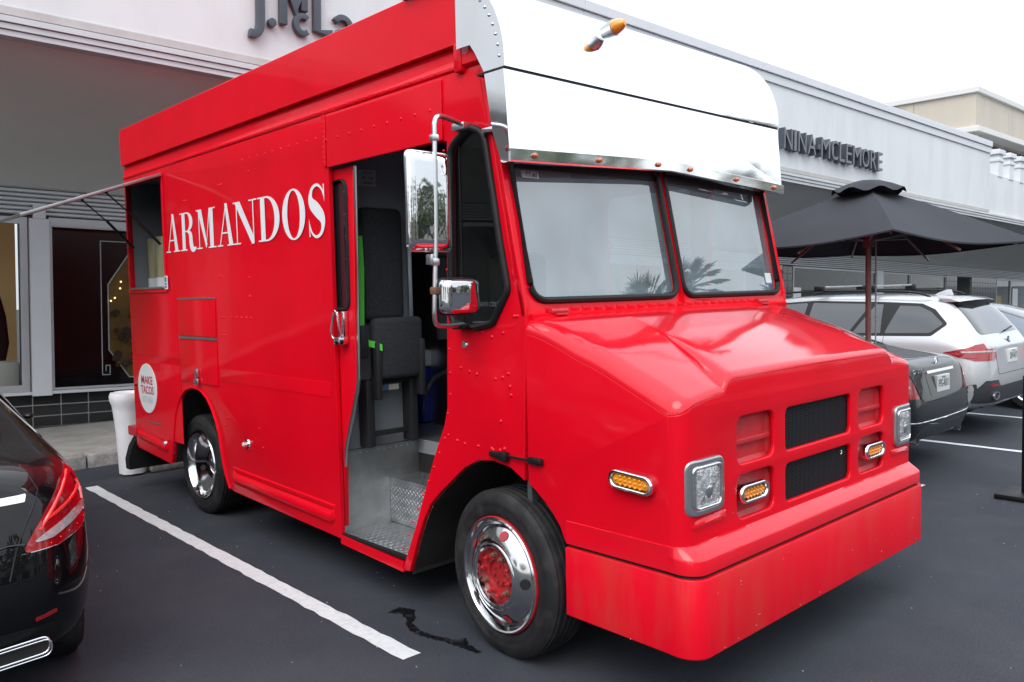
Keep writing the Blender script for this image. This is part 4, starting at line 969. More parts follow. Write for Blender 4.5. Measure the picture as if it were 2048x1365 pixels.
# recess pans, grille mesh
for x0, x1, z0, z1 in ((0.37, 0.715, 0.975, 1.215), (0.37, 0.715, 0.745, 0.965), (TW-0.715, TW-0.37, 0.975, 1.215), (TW-0.715, TW-0.37, 0.745, 0.965)):
    bm = B(); loft(bm, [[(x0, YF+0.022, z0), (x1, YF+0.022, z0), (x1, YF+0.022, z1), (x0, YF+0.022, z1)], [(x0+0.035, YF+0.040, z0+0.035), (x1-0.035, YF+0.040, z0+0.035), (x1-0.035, YF+0.040, z1-0.035), (x0+0.035, YF+0.040, z1-0.035)]], cap=False)
    bm.faces.new([bm.verts.new(c) for c in [(x0+0.035, YF+0.040, z0+0.035), (x1-0.035, YF+0.040, z0+0.035), (x1-0.035, YF+0.040, z1-0.035), (x0+0.035, YF+0.040, z1-0.035)]])
    rp_ = tp('recess_panel', bm, 'red_dull', smooth=20)
    if z1 > 1.1:
        bm = B(); box(bm, x0+0.03, x1-0.03, YF+0.018, YF+0.041, 1.075, 1.098, 0.003); sp('recess_bar', bm, 'red_dull', rp_)
for z0, z1 in ((0.985, 1.205), (0.752, 0.950)):
    bm = B(); box(bm, G[0]-0.02, G[1]+0.02, YF+0.030, YF+0.036, z0, z1); gm = tp('grille', bm, 'black', smooth=0)
    bm = B(); st_ = 0.0125; nx = int((G[1]-G[0]+0.03)/st_); nz_ = int((z1-z0)/st_)
    for i in range(nx):
        x = G[0]-0.015+i*st_; box(bm, x-0.0022, x+0.0022, YF+0.0235, YF+0.0285, z0, z1)
    for j in range(nz_):
        z = z0+j*st_; box(bm, G[0]-0.015, G[1]+0.015, YF+0.0255, YF+0.0292, z-0.0022, z+0.0022)
    finish('grille_wires', bm, 'grille', gm, smooth=0, inv=False, kind='stuff', merge=False)
bm = B(); tube(bm, smooth_pts([(G[1]-0.07, YF+0.02, 0.905), (G[1]-0.06, YF+0.02, 0.910), (G[1]-0.058, YF+0.02, 0.900), (G[1]-0.07, YF+0.02, 0.893), (G[1]-0.058, YF+0.02, 0.890)], 4), 0.0022, 5); sp('grille_badge', bm, 'chrome', gm)
# headlights
for s in (0, 1):
    X = (lambda x: TW-x) if s else (lambda x: x)
    def hm(u, v, w, X=X):
        x = 0.152+u; return (X(x), YF-0.002+w+1.6*max(0, 0.12-x)**2*2, 0.955+v)
    hb = tp('headlight', plate([rrect(-0.120, 0.120, -0.112, 0.112, 0.042, 6), rrect(-0.088, 0.092, -0.084, 0.084, 0.026, 6)], 0.030, 0.009, hm, bres=3, cuts_u=[-0.12+0.02*k for k in range(1, 6)]), 'bezel', smooth=40)
    bm = plate([rrect(-0.092, 0.096, -0.088, 0.088, 0.028, 6), rrect(-0.080, 0.084, -0.076, 0.076, 0.024, 6)], 0.016, 0.005, lambda u, v, w: hm(u, v, w-0.013)); sp('trim_ring', bm, 'chrome', hb)
    bm = B(); secs = []
    for f_, d_ in ((1.0, 0.004), (0.98, -0.008), (0.90, -0.013), (0.6, -0.017), (0.25, -0.019)):
        secs.append([hm(0.002+u*f_, v*f_, d_) for u, v in rrect(-0.086, 0.086, -0.080, 0.080, 0.022, 5)])
    loft(bm, secs, cap=False); bm.faces.new([bm.verts.new(c) for c in secs[-1]]); ln = sp('lens', bm, 'lamp_lens', hb)
    bm = B()
    for k in range(10):
        u = -0.072+k*0.0165; cyl(bm, hm(u, -0.066, -0.0145), hm(u, 0.066, -0.0145), 0.0016, seg=5)
    for k in range(3):
        v = -0.044+k*0.044; cyl(bm, hm(-0.076, v, -0.0150), hm(0.080, v, -0.0150), 0.0016, seg=5)
    finish('lens_ribs', bm, 'lamp_clear', hb, smooth=60, inv=False, kind='stuff', merge=False)
    bm = B(); lathe(bm, [(0, 0.004), (0.020, 0.003), (0.026, 0)], 16, Matrix.Translation(hm(0.005, -0.02, -0.0185)) @ Matrix.Rotation(pi/2, 4, 'X')); sp('bulb_shield', bm, 'chrome', hb)
    # red recess lip under the lamp
    bm = B(); loft(bm, [[(X(x), YF-0.001+0.10*max(0, 0.10-x)*1.5, 0.795-dz), (X(x), YF-0.016*k+0.10*max(0, 0.10-x), 0.815-dz), (X(x), YF-0.001+0.1*max(0, 0.10-x)*1.5, 0.832-dz)] for x, k, dz in ((0.06, 0.2, 0.012), (0.09, 1, 0.008), (0.2, 1, 0), (0.27, 1, 0), (0.30, 0.15, 0))], closed=False, cap=False); tp('lamp_lip', bm, 'red_hood', smooth=60)
# oval amber lamps: two in the nose, one each side
def oval(name, fn, L_=0.225, H_=0.082):
    r = H_/2
    def stad(l, h): 
        rr = h/2; return [(l/2-rr+rr*cos(t), rr*sin(t)) for t in [-pi/2+pi*k/10 for k in range(11)]]+[(-l/2+rr+rr*cos(t), rr*sin(t)) for t in [pi/2+pi*k/10 for k in range(11)]]
    o_ = tp(name, plate([stad(L_, H_), stad(L_-0.034, H_-0.034)], 0.045, 0.012, lambda u, v, w: fn(u, v, w+0.012), bres=3), 'chrome', smooth=50)
    bm = B(); lp = [stad(L_-0.032, H_-0.032), stad(L_-0.05, H_-0.05)]
    loft(bm, [[fn(u, v, 0.016) for u, v in lp[0]], [fn(u, v, 0.026) for u, v in lp[1]]], cap=False); bm.faces.new([bm.verts.new(fn(u, v, 0.026)) for u, v in lp[1]])
    ln = sp('lens', bm, 'amber', o_)
    bm = B()
    for i in range(7):
        for j in (-1, 0, 1):
            u, v = -0.075+i*0.025, j*0.0165
            if abs(u)+abs(v)*1.2 > 0.086: continue
            c = Vector(fn(u, v, 0.0262)); bmesh.ops.create_icosphere(bm, subdivisions=1, radius=0.0075, matrix=Matrix.Translation(c))
    finish('lens_cells', bm, 'amber', o_, smooth=60, inv=False, kind='stuff', merge=False)
oval('turn_lamp', lambda u, v, w: (0.515+u, YF+0.035-w*1.5, 0.866+v))
oval('turn_lamp', lambda u, v, w: (TW-0.515+u, YF+0.035-w*1.5, 0.866+v))
oval('side_lamp', lambda u, v, w: (-w, -0.795-u, 0.962+v-u*0.06))
# sloping ledge and bumper
def boff(s):
    a = 0.06
    if s < S1: t = 0
    elif s > S4: t = 0
    elif s < S2: t = (s-S1)/(S2-S1)
    elif s > S3: t = (S4-s)/(S4-S3)
    else: t = 1
    t = t*t*(3-2*t); return a*t
ss = [0.24+(S1-0.24)*k/8 for k in range(8)]+[S1+(S2-S1)*k/10 for k in range(11)]+[S2+(S3-S2)*k/10 for k in range(1, 10)]+[S3+(S4-S3)*k/10 for k in range(11)]+[S4+(S5-0.24-S4)*k/8 for k in range(1, 9)]
bm = B(); secs = []
for s in ss:
    o = boff(s); r = []
    for off_, z in ((-0.004, 0.732), (0.003, 0.728), (o*0.94+0.002, 0.690), (o+0.003, 0.682), (o+0.003, 0.628)):
        p, _ = plan(s, off_); r.append((p.x, p.y, z))
    secs.append(r)
loft(bm, secs, closed=False, cap=False); tp('ledge', bm, 'red_hood', smooth=35)
bm = B(); secs = []
for s in ss:
    o = boff(s); r = []
    tilt = 0.014*max(0, 1-s/S2)
    for off_, z in ((o-0.03, 0.612), (o+0.006, 0.612), (o+0.010, 0.606), (o+0.010, 0.300+tilt), (o+0.004, 0.294+tilt), (o-0.03, 0.294+tilt)):
        p, _ = plan(s, off_); r.append((p.x, p.y, z))
    secs.append(r)
loft(bm, secs, closed=True, cap=True); tp('bumper', bm, 'red_bumper', smooth=35)
bm = B(); secs = []
for s in ss:
    p, _ = plan(s, boff(s)-0.012); secs.append([(p.x, p.y, 0.64), (p.x, p.y, 0.60)])
loft(bm, secs, closed=False, cap=False); tp('bumper_gap', bm, 'black')
# stone chips on bumper and nose
bm = B(); rnd = random.Random(11)
for k in range(26):
    s = rnd.uniform(S1-0.3, S3); z = rnd.choice([rnd.uniform(0.30, 0.60), rnd.uniform(0.69, 1.25), rnd.uniform(0.295, 0.33)])
    p, nn = plan(s, boff(s)+0.0108 if z < 0.62 else 0.0005); r = rnd.uniform(0.0012, 0.0026)
    c = Vector((p.x, p.y, z)); n3 = Vector((nn.x, nn.y, 0)); cyl(bm, c, c+n3*0.0006, r, r*0.8, 6)
tp('paint_chips', bm, 'print_grey', smooth=0, kind='stuff')
# hood latch straps, hinge pins
bm = B(); box(bm, -0.028, -0.002, -0.025, 0.066, 0.955, 0.985, 0.008); box(bm, -0.036, -0.004, -0.06, -0.005, 0.945, 0.992, 0.008); hl = tp('hood_latch', bm, 'black_plastic')
bm = B(); box(bm, -0.022, -0.012, -0.21, -0.05, 0.966, 0.978, 0.003); sp('latch_bar', bm, 'black_plastic', hl)
bm = B(); box(bm, -0.026, -0.002, -0.285, -0.195, 0.955, 0.99, 0.010); cyl(bm, (-0.028, -0.262, 0.973), (-0.0, -0.262, 0.973), 0.009); sp('latch_keeper', bm, 'black_plastic', hl)
for x in (0.20, TW-0.20):
    bm = B(); z = hood_z(x, -0.19)+0.018
    cyl(bm, (x-0.055, -0.20, z), (x+0.055, -0.20, z), 0.015); cyl(bm, (x-0.06, -0.20, z), (x+0.062, -0.20, z), 0.009); box(bm, x-0.03, x+0.04, -0.23, -0.175, z-0.02, z-0.008, 0.003); tp('hinge', bm, 'red_dull')
# cowl and windshield frame (shallow V, centre forward)
CX = BW/2-0.01
def ws(x, t, off=0.0):
    """point of the windshield plane: x across, t 0 at cowl .. 1 at z=2.45"""
    v = 0.035*(1-abs(x-CX)/CX)
    y0 = -0.170-v; y1 = -0.005-v
    return Vector((x, y0+(y1-y0)*t-off, 1.63+0.82*t+off*0.15))
def wq(x0, x1):
    return rpoly([(x0, 0.080), (x1, 0.080), (x1-0.0, 0.93), (x0+0.0, 0.93)], [0.10, 0.10, 0.05, 0.05], 7)
panes = []
for s in (0, 1):
    X = (lambda u: 2*CX-u) if s else (lambda u: u)
    q = wq(0.055, CX-0.028); panes.append((X, q))
    # each half frame
    fr = [(0.0, 0.0), (CX, 0.0), (CX, 1.12), (0.0, 1.12)]
    fn = lambda u, v, w, X=X: tuple(Vector((X(u), ws(u, v).y+w*1.0, 1.63+0.82*v)))
    fp = tp('windshield_frame', plate([fr, q], 0.03, 0.004, fn), 'red')
    bm = B(); tube(bm, [ws(u, v, 0.019) if not s else Vector((2*CX-u, ws(u, v, 0.019).y, ws(u, v, 0.019).z)) for u, v in q], 0.017, 8, closed=True); sp('gasket', bm, 'rubber', fp)
    bm = B(); bm.faces.new([bm.verts.new((X(u), ws(u, v).y+0.004, 1.63+0.82*v)) for u, v in q]); sp('windshield', bm, 'windshield', fp)
bm = B()
for k in range(24):
    x = 0.16+k*0.083
    p = ws(x, 0.028, 0.016); box(bm, x-0.03, x+0.03, p.y-0.002, p.y+0.006, p.z-0.012, p.z+0.010, 0.002)
tp('cowl_clips', bm, 'red', kind='stuff')
bm = B(); loft(bm, [[(x, ws(x, 0).y-0.03, 1.605), (x, ws(x, 0).y-0.034, 1.632), (x, ws(x, 0).y-0.02, 1.640), (x, ws(x, 0).y+0.03, 1.640), (x, ws(x, 0).y+0.03, 1.605)] for x in (0.03, CX, BW-0.03)]); tp('cowl', bm, 'red')
bm = B(); tube(bm, [ws(CX, 0.03, 0.02), ws(CX, 0.95, 0.02)], 0.012, 8); tp('centre_post', bm, 'red')
# rounded corner posts
for X in ((lambda u: u), (lambda u: BW-u)):
    bm = B(); tube(bm, [(X(0.034), ws(0, t).y+0.018+0.006, 1.63+0.82*t) for t in (-0.03, 0.2, 0.5, 0.8, 1.05, 1.42)], 0.037, 12); tp('corner_post', bm, 'red', smooth=60)
# quarter window gasket and glass
bm = B(); tube(bm, [(-0.004, y, z) for y, z in QW], 0.019, 8, closed=True); qg = tp('quarter_gasket', bm, 'rubber', smooth=60)
bm = B(); bm.faces.new([bm.verts.new((0.010, y, z)) for y, z in QW]); sp('quarter_glass', bm, 'cab_glass', qg)
bm = B(); box(bm, 0.006, 0.012, 0.262, 0.268, 1.60, 2.46); sp('glass_divider', bm, 'rubber', qg)
bm = text_bm('MAXX COLD', 1, 0, 0); fit(bm, lambda u, v, w: (0.006, 0.155-u, 1.675+v), 0.16, 0.022); sp('glass_print', bm, 'sign_face', qg)
for X_ in (FQW, FDW):
    bm = B(); bm.faces.new([bm.verts.new((BW-0.01, y, z)) for y, z in X_]); tp('far_window', bm, 'cab_glass')
# windshield stickers
def wsq(x0, x1, t0, t1, m, name, off=0.004):
    bm = B(); bm.faces.new([bm.verts.new((x, ws(x, t).y-off+0.004, 1.63+0.82*t)) for x, t in ((x0, t0), (x1, t0), (x1, t1), (x0, t1))]); return tp(name, bm, m, smooth=0)
s_ = wsq(0.135, 0.245, 0.795, 0.835, 'sticker', 'windshield_sticker')
bm = text_bm('TT #2', 1, 0, 0.02); fit(bm, lambda u, v, w: (0.150+u, ws(0.19, 0.8).y-0.006, 1.63+0.82*0.80+v), 0.08, 0.024); sp('sticker_text', bm, 'print_dark', s_)
wsq(BW-0.19, BW-0.115, 0.16, 0.235, 'sticker', 'windshield_sticker'); wsq(BW-0.19, BW-0.115, 0.145, 0.160, 'sticker_blue', 'windshield_sticker')
# ---- polished visor: curved brow with a seam, drop panel and lamp band
VX0, VX1, VY = -0.055, 2.345, -0.140
VC = (VX0+VX1)/2
prof = [(VY, 2.752)]
R_ = 0.46
for k in range(0, 15):
    t = pi/2*k/14; prof.append((VY+0.0+0.42*(1-cos(t)), 2.78+R_*sin(t)))
prof.append((0.62, 3.252)); prof.append((0.62, 3.238))
bm = B(); loft(bm, [[(x, y, z) for y, z in prof] for x in (VX0, VX0+0.3, VC, VX1-0.3, VX1)], closed=False, cap=False); vb = tp('visor_brow', bm, 'visor_steel', smooth=60)
side_pr = [(0.192, 2.895), (0.095, 2.895), (0.060, 2.850), (0.0, 2.752), (VY, 2.752)]+[q_ for q_ in prof[1:-2] if q_[0] < 0.18]+[(0.192, 3.229)]
for x in (VX0+0.001, VX1-0.001):
    bm = B(); bm.faces.new([bm.verts.new((x, y, z)) for y, z in side_pr]); sp('visor_cheek', bm, 'visor_steel', vb)
bm = B()
for k in range(2, 13):
    y, z = prof[k]; lathe(bm, [(0, 0.006), (0.006, 0.004), (0.008, 0)], 8, Matrix.Translation((VX0, y+0.03, z-0.03)) @ Matrix.Rotation(-pi/2, 4, 'Y'))
finish('visor_rivets', bm, 'steel', vb, smooth=60, inv=False, kind='stuff')
def vbot(x): return 2.384+0.050*(1-abs(x-VC)/(VC-VX0))
bm = B()
for xa, xb in ((VX0, VC), (VC, VX1)):
    bm.faces.new([bm.verts.new(c) for c in ((xa, VY+0.006, 2.740), (xb, VY+0.006, 2.740), (xb, VY-0.020, vbot(xb)), (xa, VY-0.020, vbot(xa)))])
vd = tp('visor_panel', bm, 'visor_steel', smooth=0)
for x in (VX0, VX1):
    bm = B(); bm.faces.new([bm.verts.new(c) for c in ((x, VY+0.006, 2.740), (x, -0.004, 2.740), (x, -0.050, 2.475), (x, -0.105, 2.33), (x, VY-0.020, 2.328))]); sp('visor_cheek', bm, 'visor_steel', vd)
bm = B(); box(bm, VX0, VX1, VY+0.006, 0.05, 2.741, 2.751); sp('visor_seam', bm, 'seam', vd)
bm = B(); secs = []
for x in (VX0-0.006, VC, VX1+0.006):
    z = vbot(x); secs.append([(x, VY-0.021, z+0.004), (x, VY-0.034, z-0.002), (x, VY-0.031, z-0.054), (x, VY-0.026, z-0.06), (x, VY+0.02, z-0.06), (x, VY+0.02, z-0.052), (x, VY-0.013, z-0.052)])
loft(bm, secs); vband = tp('visor_band', bm, 'visor_steel', smooth=20)
for x in (0.091, 0.542, 1.022, 1.315, 1.79, 2.225):
    bm = B(); lathe(bm, [(0, 0.018), (0.008, 0.016), (0.0125, 0.008), (0.0135, 0.0)], 14, Matrix.Translation((x, VY-0.034, vbot(x)-0.028)) @ Matrix.Rotation(pi/2, 4, 'X')); sp('marker_light', bm, 'marker', vband)
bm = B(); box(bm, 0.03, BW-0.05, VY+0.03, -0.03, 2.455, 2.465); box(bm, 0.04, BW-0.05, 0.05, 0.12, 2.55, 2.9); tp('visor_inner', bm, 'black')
bm = B(); loft(bm, [[tuple(ws(x, t, 0.001)), tuple(ws(x, t, 0.006)), tuple(ws(x, 1.0, 0.034)), tuple(ws(x, 1.0, 0.020))] for x, t in ((0.05, 0.845), (CX, 0.86), (BW-0.07, 0.845))]); tp('visor_shadow_strip', bm, 'rubber')  # black strip over the glass top, standing in for the visor's shade
for x0, x1 in ((-0.035, 0.02), (BW-0.02, BW+0.035)):
    bm = B(); box(bm, x0, x1, -0.03, 0.05, 2.482, 2.505, 0.005); tp('visor_bracket', bm, 'chrome')
# amber clearance lamp on the brow
bm = B()
M1 = Matrix.Translation((0.70, VY+0.10, 3.045)) @ Matrix.Rotation(radians(82), 4, 'X')
lathe(bm, [(0.0, 0.04), (0.030, 0.04), (0.036, 0.07), (0.040, 0.105), (0.042, 0.115), (0.036, 0.118), (0.0, 0.118)], 20, M1); hn = tp('clearance_lamp', bm, 'bezel', smooth=50)
bm = B(); lathe(bm, [(0.038, 0.118), (0.036, 0.135), (0.027, 0.165), (0.014, 0.182), (0, 0.186)], 20, M1); sp('lens', bm, 'amber', hn)
# ---- mirrors on bent tube
bm = B(); tube(bm, smooth_pts([(0.0, 0.20, 2.545), (-0.14, 0.14, 2.548), (-0.25, 0.092, 2.542), (-0.282, 0.083, 2.51), (-0.288, 0.08, 2.44), (-0.298, 0.08, 2.0), (-0.314, 0.08, 1.70), (-0.312, 0.085, 1.64), (-0.29, 0.10, 1.602), (-0.22, 0.13, 1.592), (-0.02, 0.235, 1.588)], 5), 0.0115, 10); mt = tp('mirror_arm', bm, 'steel', smooth=60)
bm = B(); box(bm, -0.05, 0.0, 0.16, 0.25, 2.52, 2.556, 0.006); sp('arm_mount', bm, 'steel', mt)
bm = B(); box(bm, -0.06, 0.0, 0.19, 0.28, 1.565, 1.592, 0.006); sp('arm_mount', bm, 'black_plastic', mt)
bm = B(); box(bm, -0.322, -0.288, 0.064, 0.100, 1.868, 1.902, 0.006); box(bm, -0.335, -0.318, 0.07, 0.11, 1.872, 1.92, 0.004); sp('arm_clamp', bm, 'steel', mt)
bm = B(); box(bm, -0.305, -0.272, 0.064, 0.100, 2.425, 2.455, 0.006); sp('arm_clamp', bm, 'steel', mt)
def mirror(name, x0, x1, z0, z1, y, dep, r, fr='steel'):
    secs = []
    o_ = rrect(x0, x1, z0, z1, r, 5); cx_, cz_ = (x0+x1)/2, (z0+z1)/2
    for k, d in ((1.0, 0.0), (1.0, 0.012), (0.97, 0.5*dep), (0.88, 0.92*dep), (0.70, dep)):
        secs.append([(cx_+(u-cx_)*k, y-d, cz_+(v-cz_)*(1-(1-k)*0.7)) for u, v in o_])
    bm = B(); loft(bm, secs, cap=True); o = tp(name, bm, 'chrome_wavy', smooth=60)
    bm = B(); tube(bm, [(u, y-0.004, v) for u, v in o_], 0.007, 8, closed=True); sp('mirror_rim', bm, fr, o)
    bm = plate([rrect(x0+0.01, x1-0.01, z0+0.01, z1-0.01, r, 5)], 0.003, 0, lambda u, v, w: (u, y+0.004+w, v)); sp('mirror_glass', bm, 'chrome', o)
mirror('mirror', -0.438, -0.196, 1.936, 2.374, 0.105, 0.030, 0.03)
mirror('spot_mirror', -0.302, -0.088, 1.648, 1.808, 0.075, 0.065, 0.035, 'rubber')
bm = B(); box(bm, -0.326, -0.296, 0.06, 0.10, 1.738, 1.772, 0.006); tp('spot_mirror_clamp', bm, 'rust')
# ---- wheels
def wheel(x, y, steer=0.0, rear=False, far=False):
    M_ = Matrix.Translation((x, y, 0.398)) @ Matrix.Rotation(radians(steer), 4, 'Z') @ Matrix.Rotation(pi/2 if far else -pi/2, 4, 'Y')
    # local +Z points outboard
    tw_ = 0.225
    bm = B(); prof = [(0.27, -tw_+0.02), (0.30, -tw_), (0.36, -tw_), (0.392, -tw_+0.03)]
    for k, z in enumerate((0.045, 0.08, 0.1125, 0.145, 0.18)):
        prof += [(0.402, -tw_+z-0.012), (0.402, -tw_+z+0.008), (0.396, -tw_+z+0.010), (0.396, -tw_+z+0.012)]
    prof += [(0.396, -0.022), (0.384, -0.012), (0.372, -0.005), (0.352, 0.0), (0.338, 0.003), (0.334, 0.001), (0.318, 0.003), (0.300, 0.002), (0.286, -0.004), (0.276, -0.014), (0.268, -0.03)]
    lathe(bm, prof, 72, M_); wh = tp('rear_wheel' if rear else 'front_wheel', bm, 'tyre', smooth=40)
    if not rear:
        bm = B(); lathe(bm, [(0.279, -0.020), (0.278, 0.003), (0.274, 0.006), (0.270, 0.003), (0.266, 0.0)], 64, M_); sp('rim_edge', bm, 'hub_red', wh)
        prof = [(0.274, 0.006), (0.270, 0.014), (0.262, 0.013), (0.256, 0.002), (0.250, -0.012), (0.238, -0.016), (0.222, -0.002), (0.200, 0.016), (0.175, 0.030), (0.162, 0.034), (0.157, 0.030), (0.152, 0.035), (0.142, 0.037), (0.134, 0.032), (0.130, 0.018), (0.130, 0.0)]
        bm = B(); lathe(bm, prof, 80, M_); sp('wheel_cover', bm, 'chrome_rim', wh)
        for k in range(5):
            t = radians(56+72*k); 
            bm = B(); lathe(bm, [(0, 0.0012), (0.024, 0.0012), (0.0255, 0.0)], 20, M_ @ Matrix.Rotation(t, 4, 'Z') @ Matrix.Translation((0.208, 0, 0.0122)) @ Matrix.Rotation(radians(37), 4, 'Y')); h_ = sp('vent_hole', bm, 'black' if k % 2 else 'hub_red', wh)
        bm = B(); lathe(bm, [(0.131, 0.004), (0.110, 0.004), (0.078, 0.006), (0.074, 0.004), (0.070, -0.010), (0.062, -0.012), (0.058, -0.006), (0.030, -0.004), (0, -0.004)], 48, M_); hb = sp('hub', bm, 'hub_red', wh)
        for k in range(10):
            t = 2*pi*k/10+0.15; bm = B(); L2 = M_ @ Matrix.Translation((0.098*cos(t), 0.098*sin(t), 0.004))
            lathe(bm, [(0.0165, 0), (0.0165, 0.006), (0.012, 0.008)], 12, L2); lathe(bm, [(0.012, 0.006), (0.012, 0.024), (0.007, 0.027), (0.006, 0.036), (0, 0.037)], 6, L2); sp('lug_nut', bm, 'rust' if k % 3 == 0 else 'hub_red', wh)
        for k in range(7):
            t = 2*pi*k/7; bm = B(); lathe(bm, [(0.010, -0.006), (0.010, 0.004), (0, 0.005)], 6, M_ @ Matrix.Translation((0.042*cos(t), 0.042*sin(t), 0))); sp('hub_bolt', bm, 'hub_red', wh)
        bm = B(); lathe(bm, [(0.024, 0.001), (0.022, 0.004), (0.014, 0.004), (0.012, -0.002), (0, -0.002)], 16, M_ @ Matrix.Translation((0.0, -0.055, 0.004))); sp('hub_port', bm, 'hub_red', wh)
    else:
        bm = B(); lathe(bm, [(0.276, -0.006), (0.272, 0.004), (0.262, 0.002), (0.254, -0.012), (0.247, -0.03), (0.240, -0.055), (0.205, -0.080), (0.170, -0.112), (0.140, -0.128), (0.120, -0.130), (0.115, -0.110), (0.09, -0.104), (0.06, -0.09), (0, -0.088)], 80, M_); sp('wheel_cover', bm, 'chrome_rim', wh)
        for k in range(4):
            t = radians(20+90*k); bm = B(); lathe(bm, [(0, 0.002), (0.022, 0.002), (0.024, 0.0)], 18, M_ @ Matrix.Rotation(t, 4, 'Z') @ Matrix.Translation((0.190, 0, -0.094)) @ Matrix.Rotation(radians(-42), 4, 'Y')); sp('vent_hole', bm, 'black', wh)
        bm = B(); lathe(bm, [(0.27, -0.27), (0.34, -0.26), (0.39, -0.28), (0.40, -0.34), (0.40, -0.44), (0.37, -0.48), (0.28, -0.48)], 48, M_); sp('inner_tyre', bm, 'tyre', wh)
wheel(-0.035, 0.0, -4.2); wheel(BW+0.02, 0.0, -4.2, far=True)
wheel(0.075, 3.715, 0, True); wheel(BW-0.075, 3.715, 0, True, True)
# chassis, axles, exhaust, rear bumper and flap
bm = B(); box(bm, 0.62, 0.72, -0.8, 4.9, 0.48, 0.70); tp('chassis_rail', bm, 'chassis')
bm = B(); box(bm, BW-0.72, BW-0.62, -0.8, 4.9, 0.48, 0.70); tp('chassis_rail', bm, 'chassis')
bm = B(); cyl(bm, (0.25, 0, 0.38), (BW-0.25, 0, 0.38), 0.05); tp('front_axle', bm, 'chassis')
bm = B(); cyl(bm, (0.3, 3.715, 0.398), (BW-0.3, 3.715, 0.398), 0.07); bmesh.ops.create_icosphere(bm, subdivisions=2, radius=0.2, matrix=Matrix.Translation((CX, 3.715, 0.40))); tp('rear_axle', bm, 'chassis', smooth=60)
bm = B(); box(bm, 0.12, BW-0.12, -0.95, -0.1, 0.45, 0.70); tp('engine_shield', bm, 'chassis')
bm = B(); box(bm, 0.08, 0.6, 1.6, 2.9, 0.42, 0.70); tp('tank', bm, 'chassis')
bm = B(); box(bm, -0.01, BW+0.01, 4.945, 5.13, 0.50, 0.585, 0.008); tp('rear_bumper', bm, 'red_dull')
bm = B(); loft(bm, [[(x, y0, z) for x, y0 in ((-0.005+o, 5.02), (0.62, 5.02), (0.62, 5.09), (-0.005+o, 5.12))] for z, o in ((0.498, 0.05), (0.40, -0.01), (0.28, -0.045), (0.19, -0.04))]); tp('mud_flap', bm, 'rubber', smooth=30)
bm = B(); box(bm, 0.10, 0.16, 1.56, 1.62, 0.245, 0.30, 0.01); tp('step_lamp', bm, 'cooler_white')
# ---------------------------------------------------------------- cars
def build_car(root, name, m, L_, tabs, yrake, sub=2):
    """tabs: w, zt (top), wt (top edge half width), zb (bottom), belt - tables over y from the rear"""
    Y = tabs['y']; secs = []
    for y in Y:
        w, zt, wt, zb, be = (sinterp(tabs[k], y) for k in ('w', 'zt', 'wt', 'zb', 'belt'))
        be = min(be, zt-0.03)
        zs = [zb, zb, zb+0.02, zb+0.13, zb+(be-zb)*0.40, zb+(be-zb)*0.62, be-0.085*min(1, (be-zb)/0.5), be]
        xs = [0.0, 0.6*w, 0.90*w, 0.975*w, w, 0.998*w, 0.975*w, 0.935*w]
        k = min(1, (zt-be)/0.30)
        xs += [0.935*w+(wt-0.935*w)*0.5, wt, wt*0.90, wt*0.5, 0.0]
        zs += [be+(zt-be)*0.52, zt-0.055*k-0.006, zt-0.020*k-0.001, zt, zt+0.004]
        f = math.exp(-y/0.32); g = math.exp(-(L_-y)/0.32)
        secs.append([(x, y+interp(yrake, z)*f-interp(yrake, z)*g, z) for x, z in zip(xs, zs)])
    bm = B(); n = len(secs[0]); V = []
    for s in secs:
        Rr = [bm.verts.new(p) for p in s]
        Ll = [Rr[i] if abs(s[i][0]) < 1e-6 else bm.verts.new((-s[i][0], s[i][1], s[i][2])) for i in range(n)]
        V.append((Rr, Ll))
    for (Ra, La), (Rb, Lb) in zip(V, V[1:]):
        for i in range(n-1):
            bm.faces.new((Ra[i], Rb[i], Rb[i+1], Ra[i+1])); bm.faces.new((La[i], La[i+1], Lb[i+1], Lb[i]))
    for (Rr, Ll), e in ((V[0], 0), (V[-1], 1)):
        for i in range(n-1):
            q = [Rr[i], Rr[i+1], Ll[i+1], Ll[i]]; u = []
            for v in q:
                if v not in u: u.append(v)
            if len(u) > 2: bm.faces.new(u)
    o = finish(name, bm, m, root, smooth=180, inv=False, sub=sub)
    dg = bpy.context.evaluated_depsgraph_get(); dg.update()
    me = bpy.data.meshes.new_from_object(o.evaluated_get(dg)); o.modifiers.clear(); old = o.data; o.data = me; bpy.data.meshes.remove(old)
    me.polygons.foreach_set('use_smooth', [True]*len(me.polygons))
    b2 = bmesh.new(); b2.from_mesh(me); bv = BVHTree.FromBMesh(b2); b2.free()
    return o, bv
def caster(bv, d):
    if d == 'rear': org = lambda u, v: Vector((u, -3, v)); dr = Vector((0, 1, 0))
    elif d == 'left': org = lambda u, v: Vector((-4, u, v)); dr = Vector((1, 0, 0))
    elif d == 'right': org = lambda u, v: Vector((4, u, v)); dr = Vector((-1, 0, 0))
    else: org = lambda u, v: Vector((u, v, 4)); dr = Vector((0, 0, -1))
    def f(u, v, w):
        h, nn, _, _ = bv.ray_cast(org(u, v), dr)
        if h is None:
            h, nn, _, _ = bv.find_nearest(org(u, v)+dr*3.1)
        if nn.dot(dr) > 0: nn = -nn
        return h+nn*w
    return f
def patch(root, bv, name, loops, d, m, off=0.003, thick=0.006, step=0.045, parent=None):
    us = [p[0] for l in loops for p in l]; vs = [p[1] for l in loops for p in l]
    cu = [min(us)+step*k for k in range(1, int((max(us)-min(us))/step)+1)]; cv = [min(vs)+step*k for k in range(1, int((max(vs)-min(vs))/step)+1)]
    f = caster(bv, d); bm = plate(loops, thick, 0, lambda u, v, w: f(u, v, w+off-thick/2+0.001), cu, cv)
    return finish(name, bm, m, parent or root, smooth=50, inv=False)
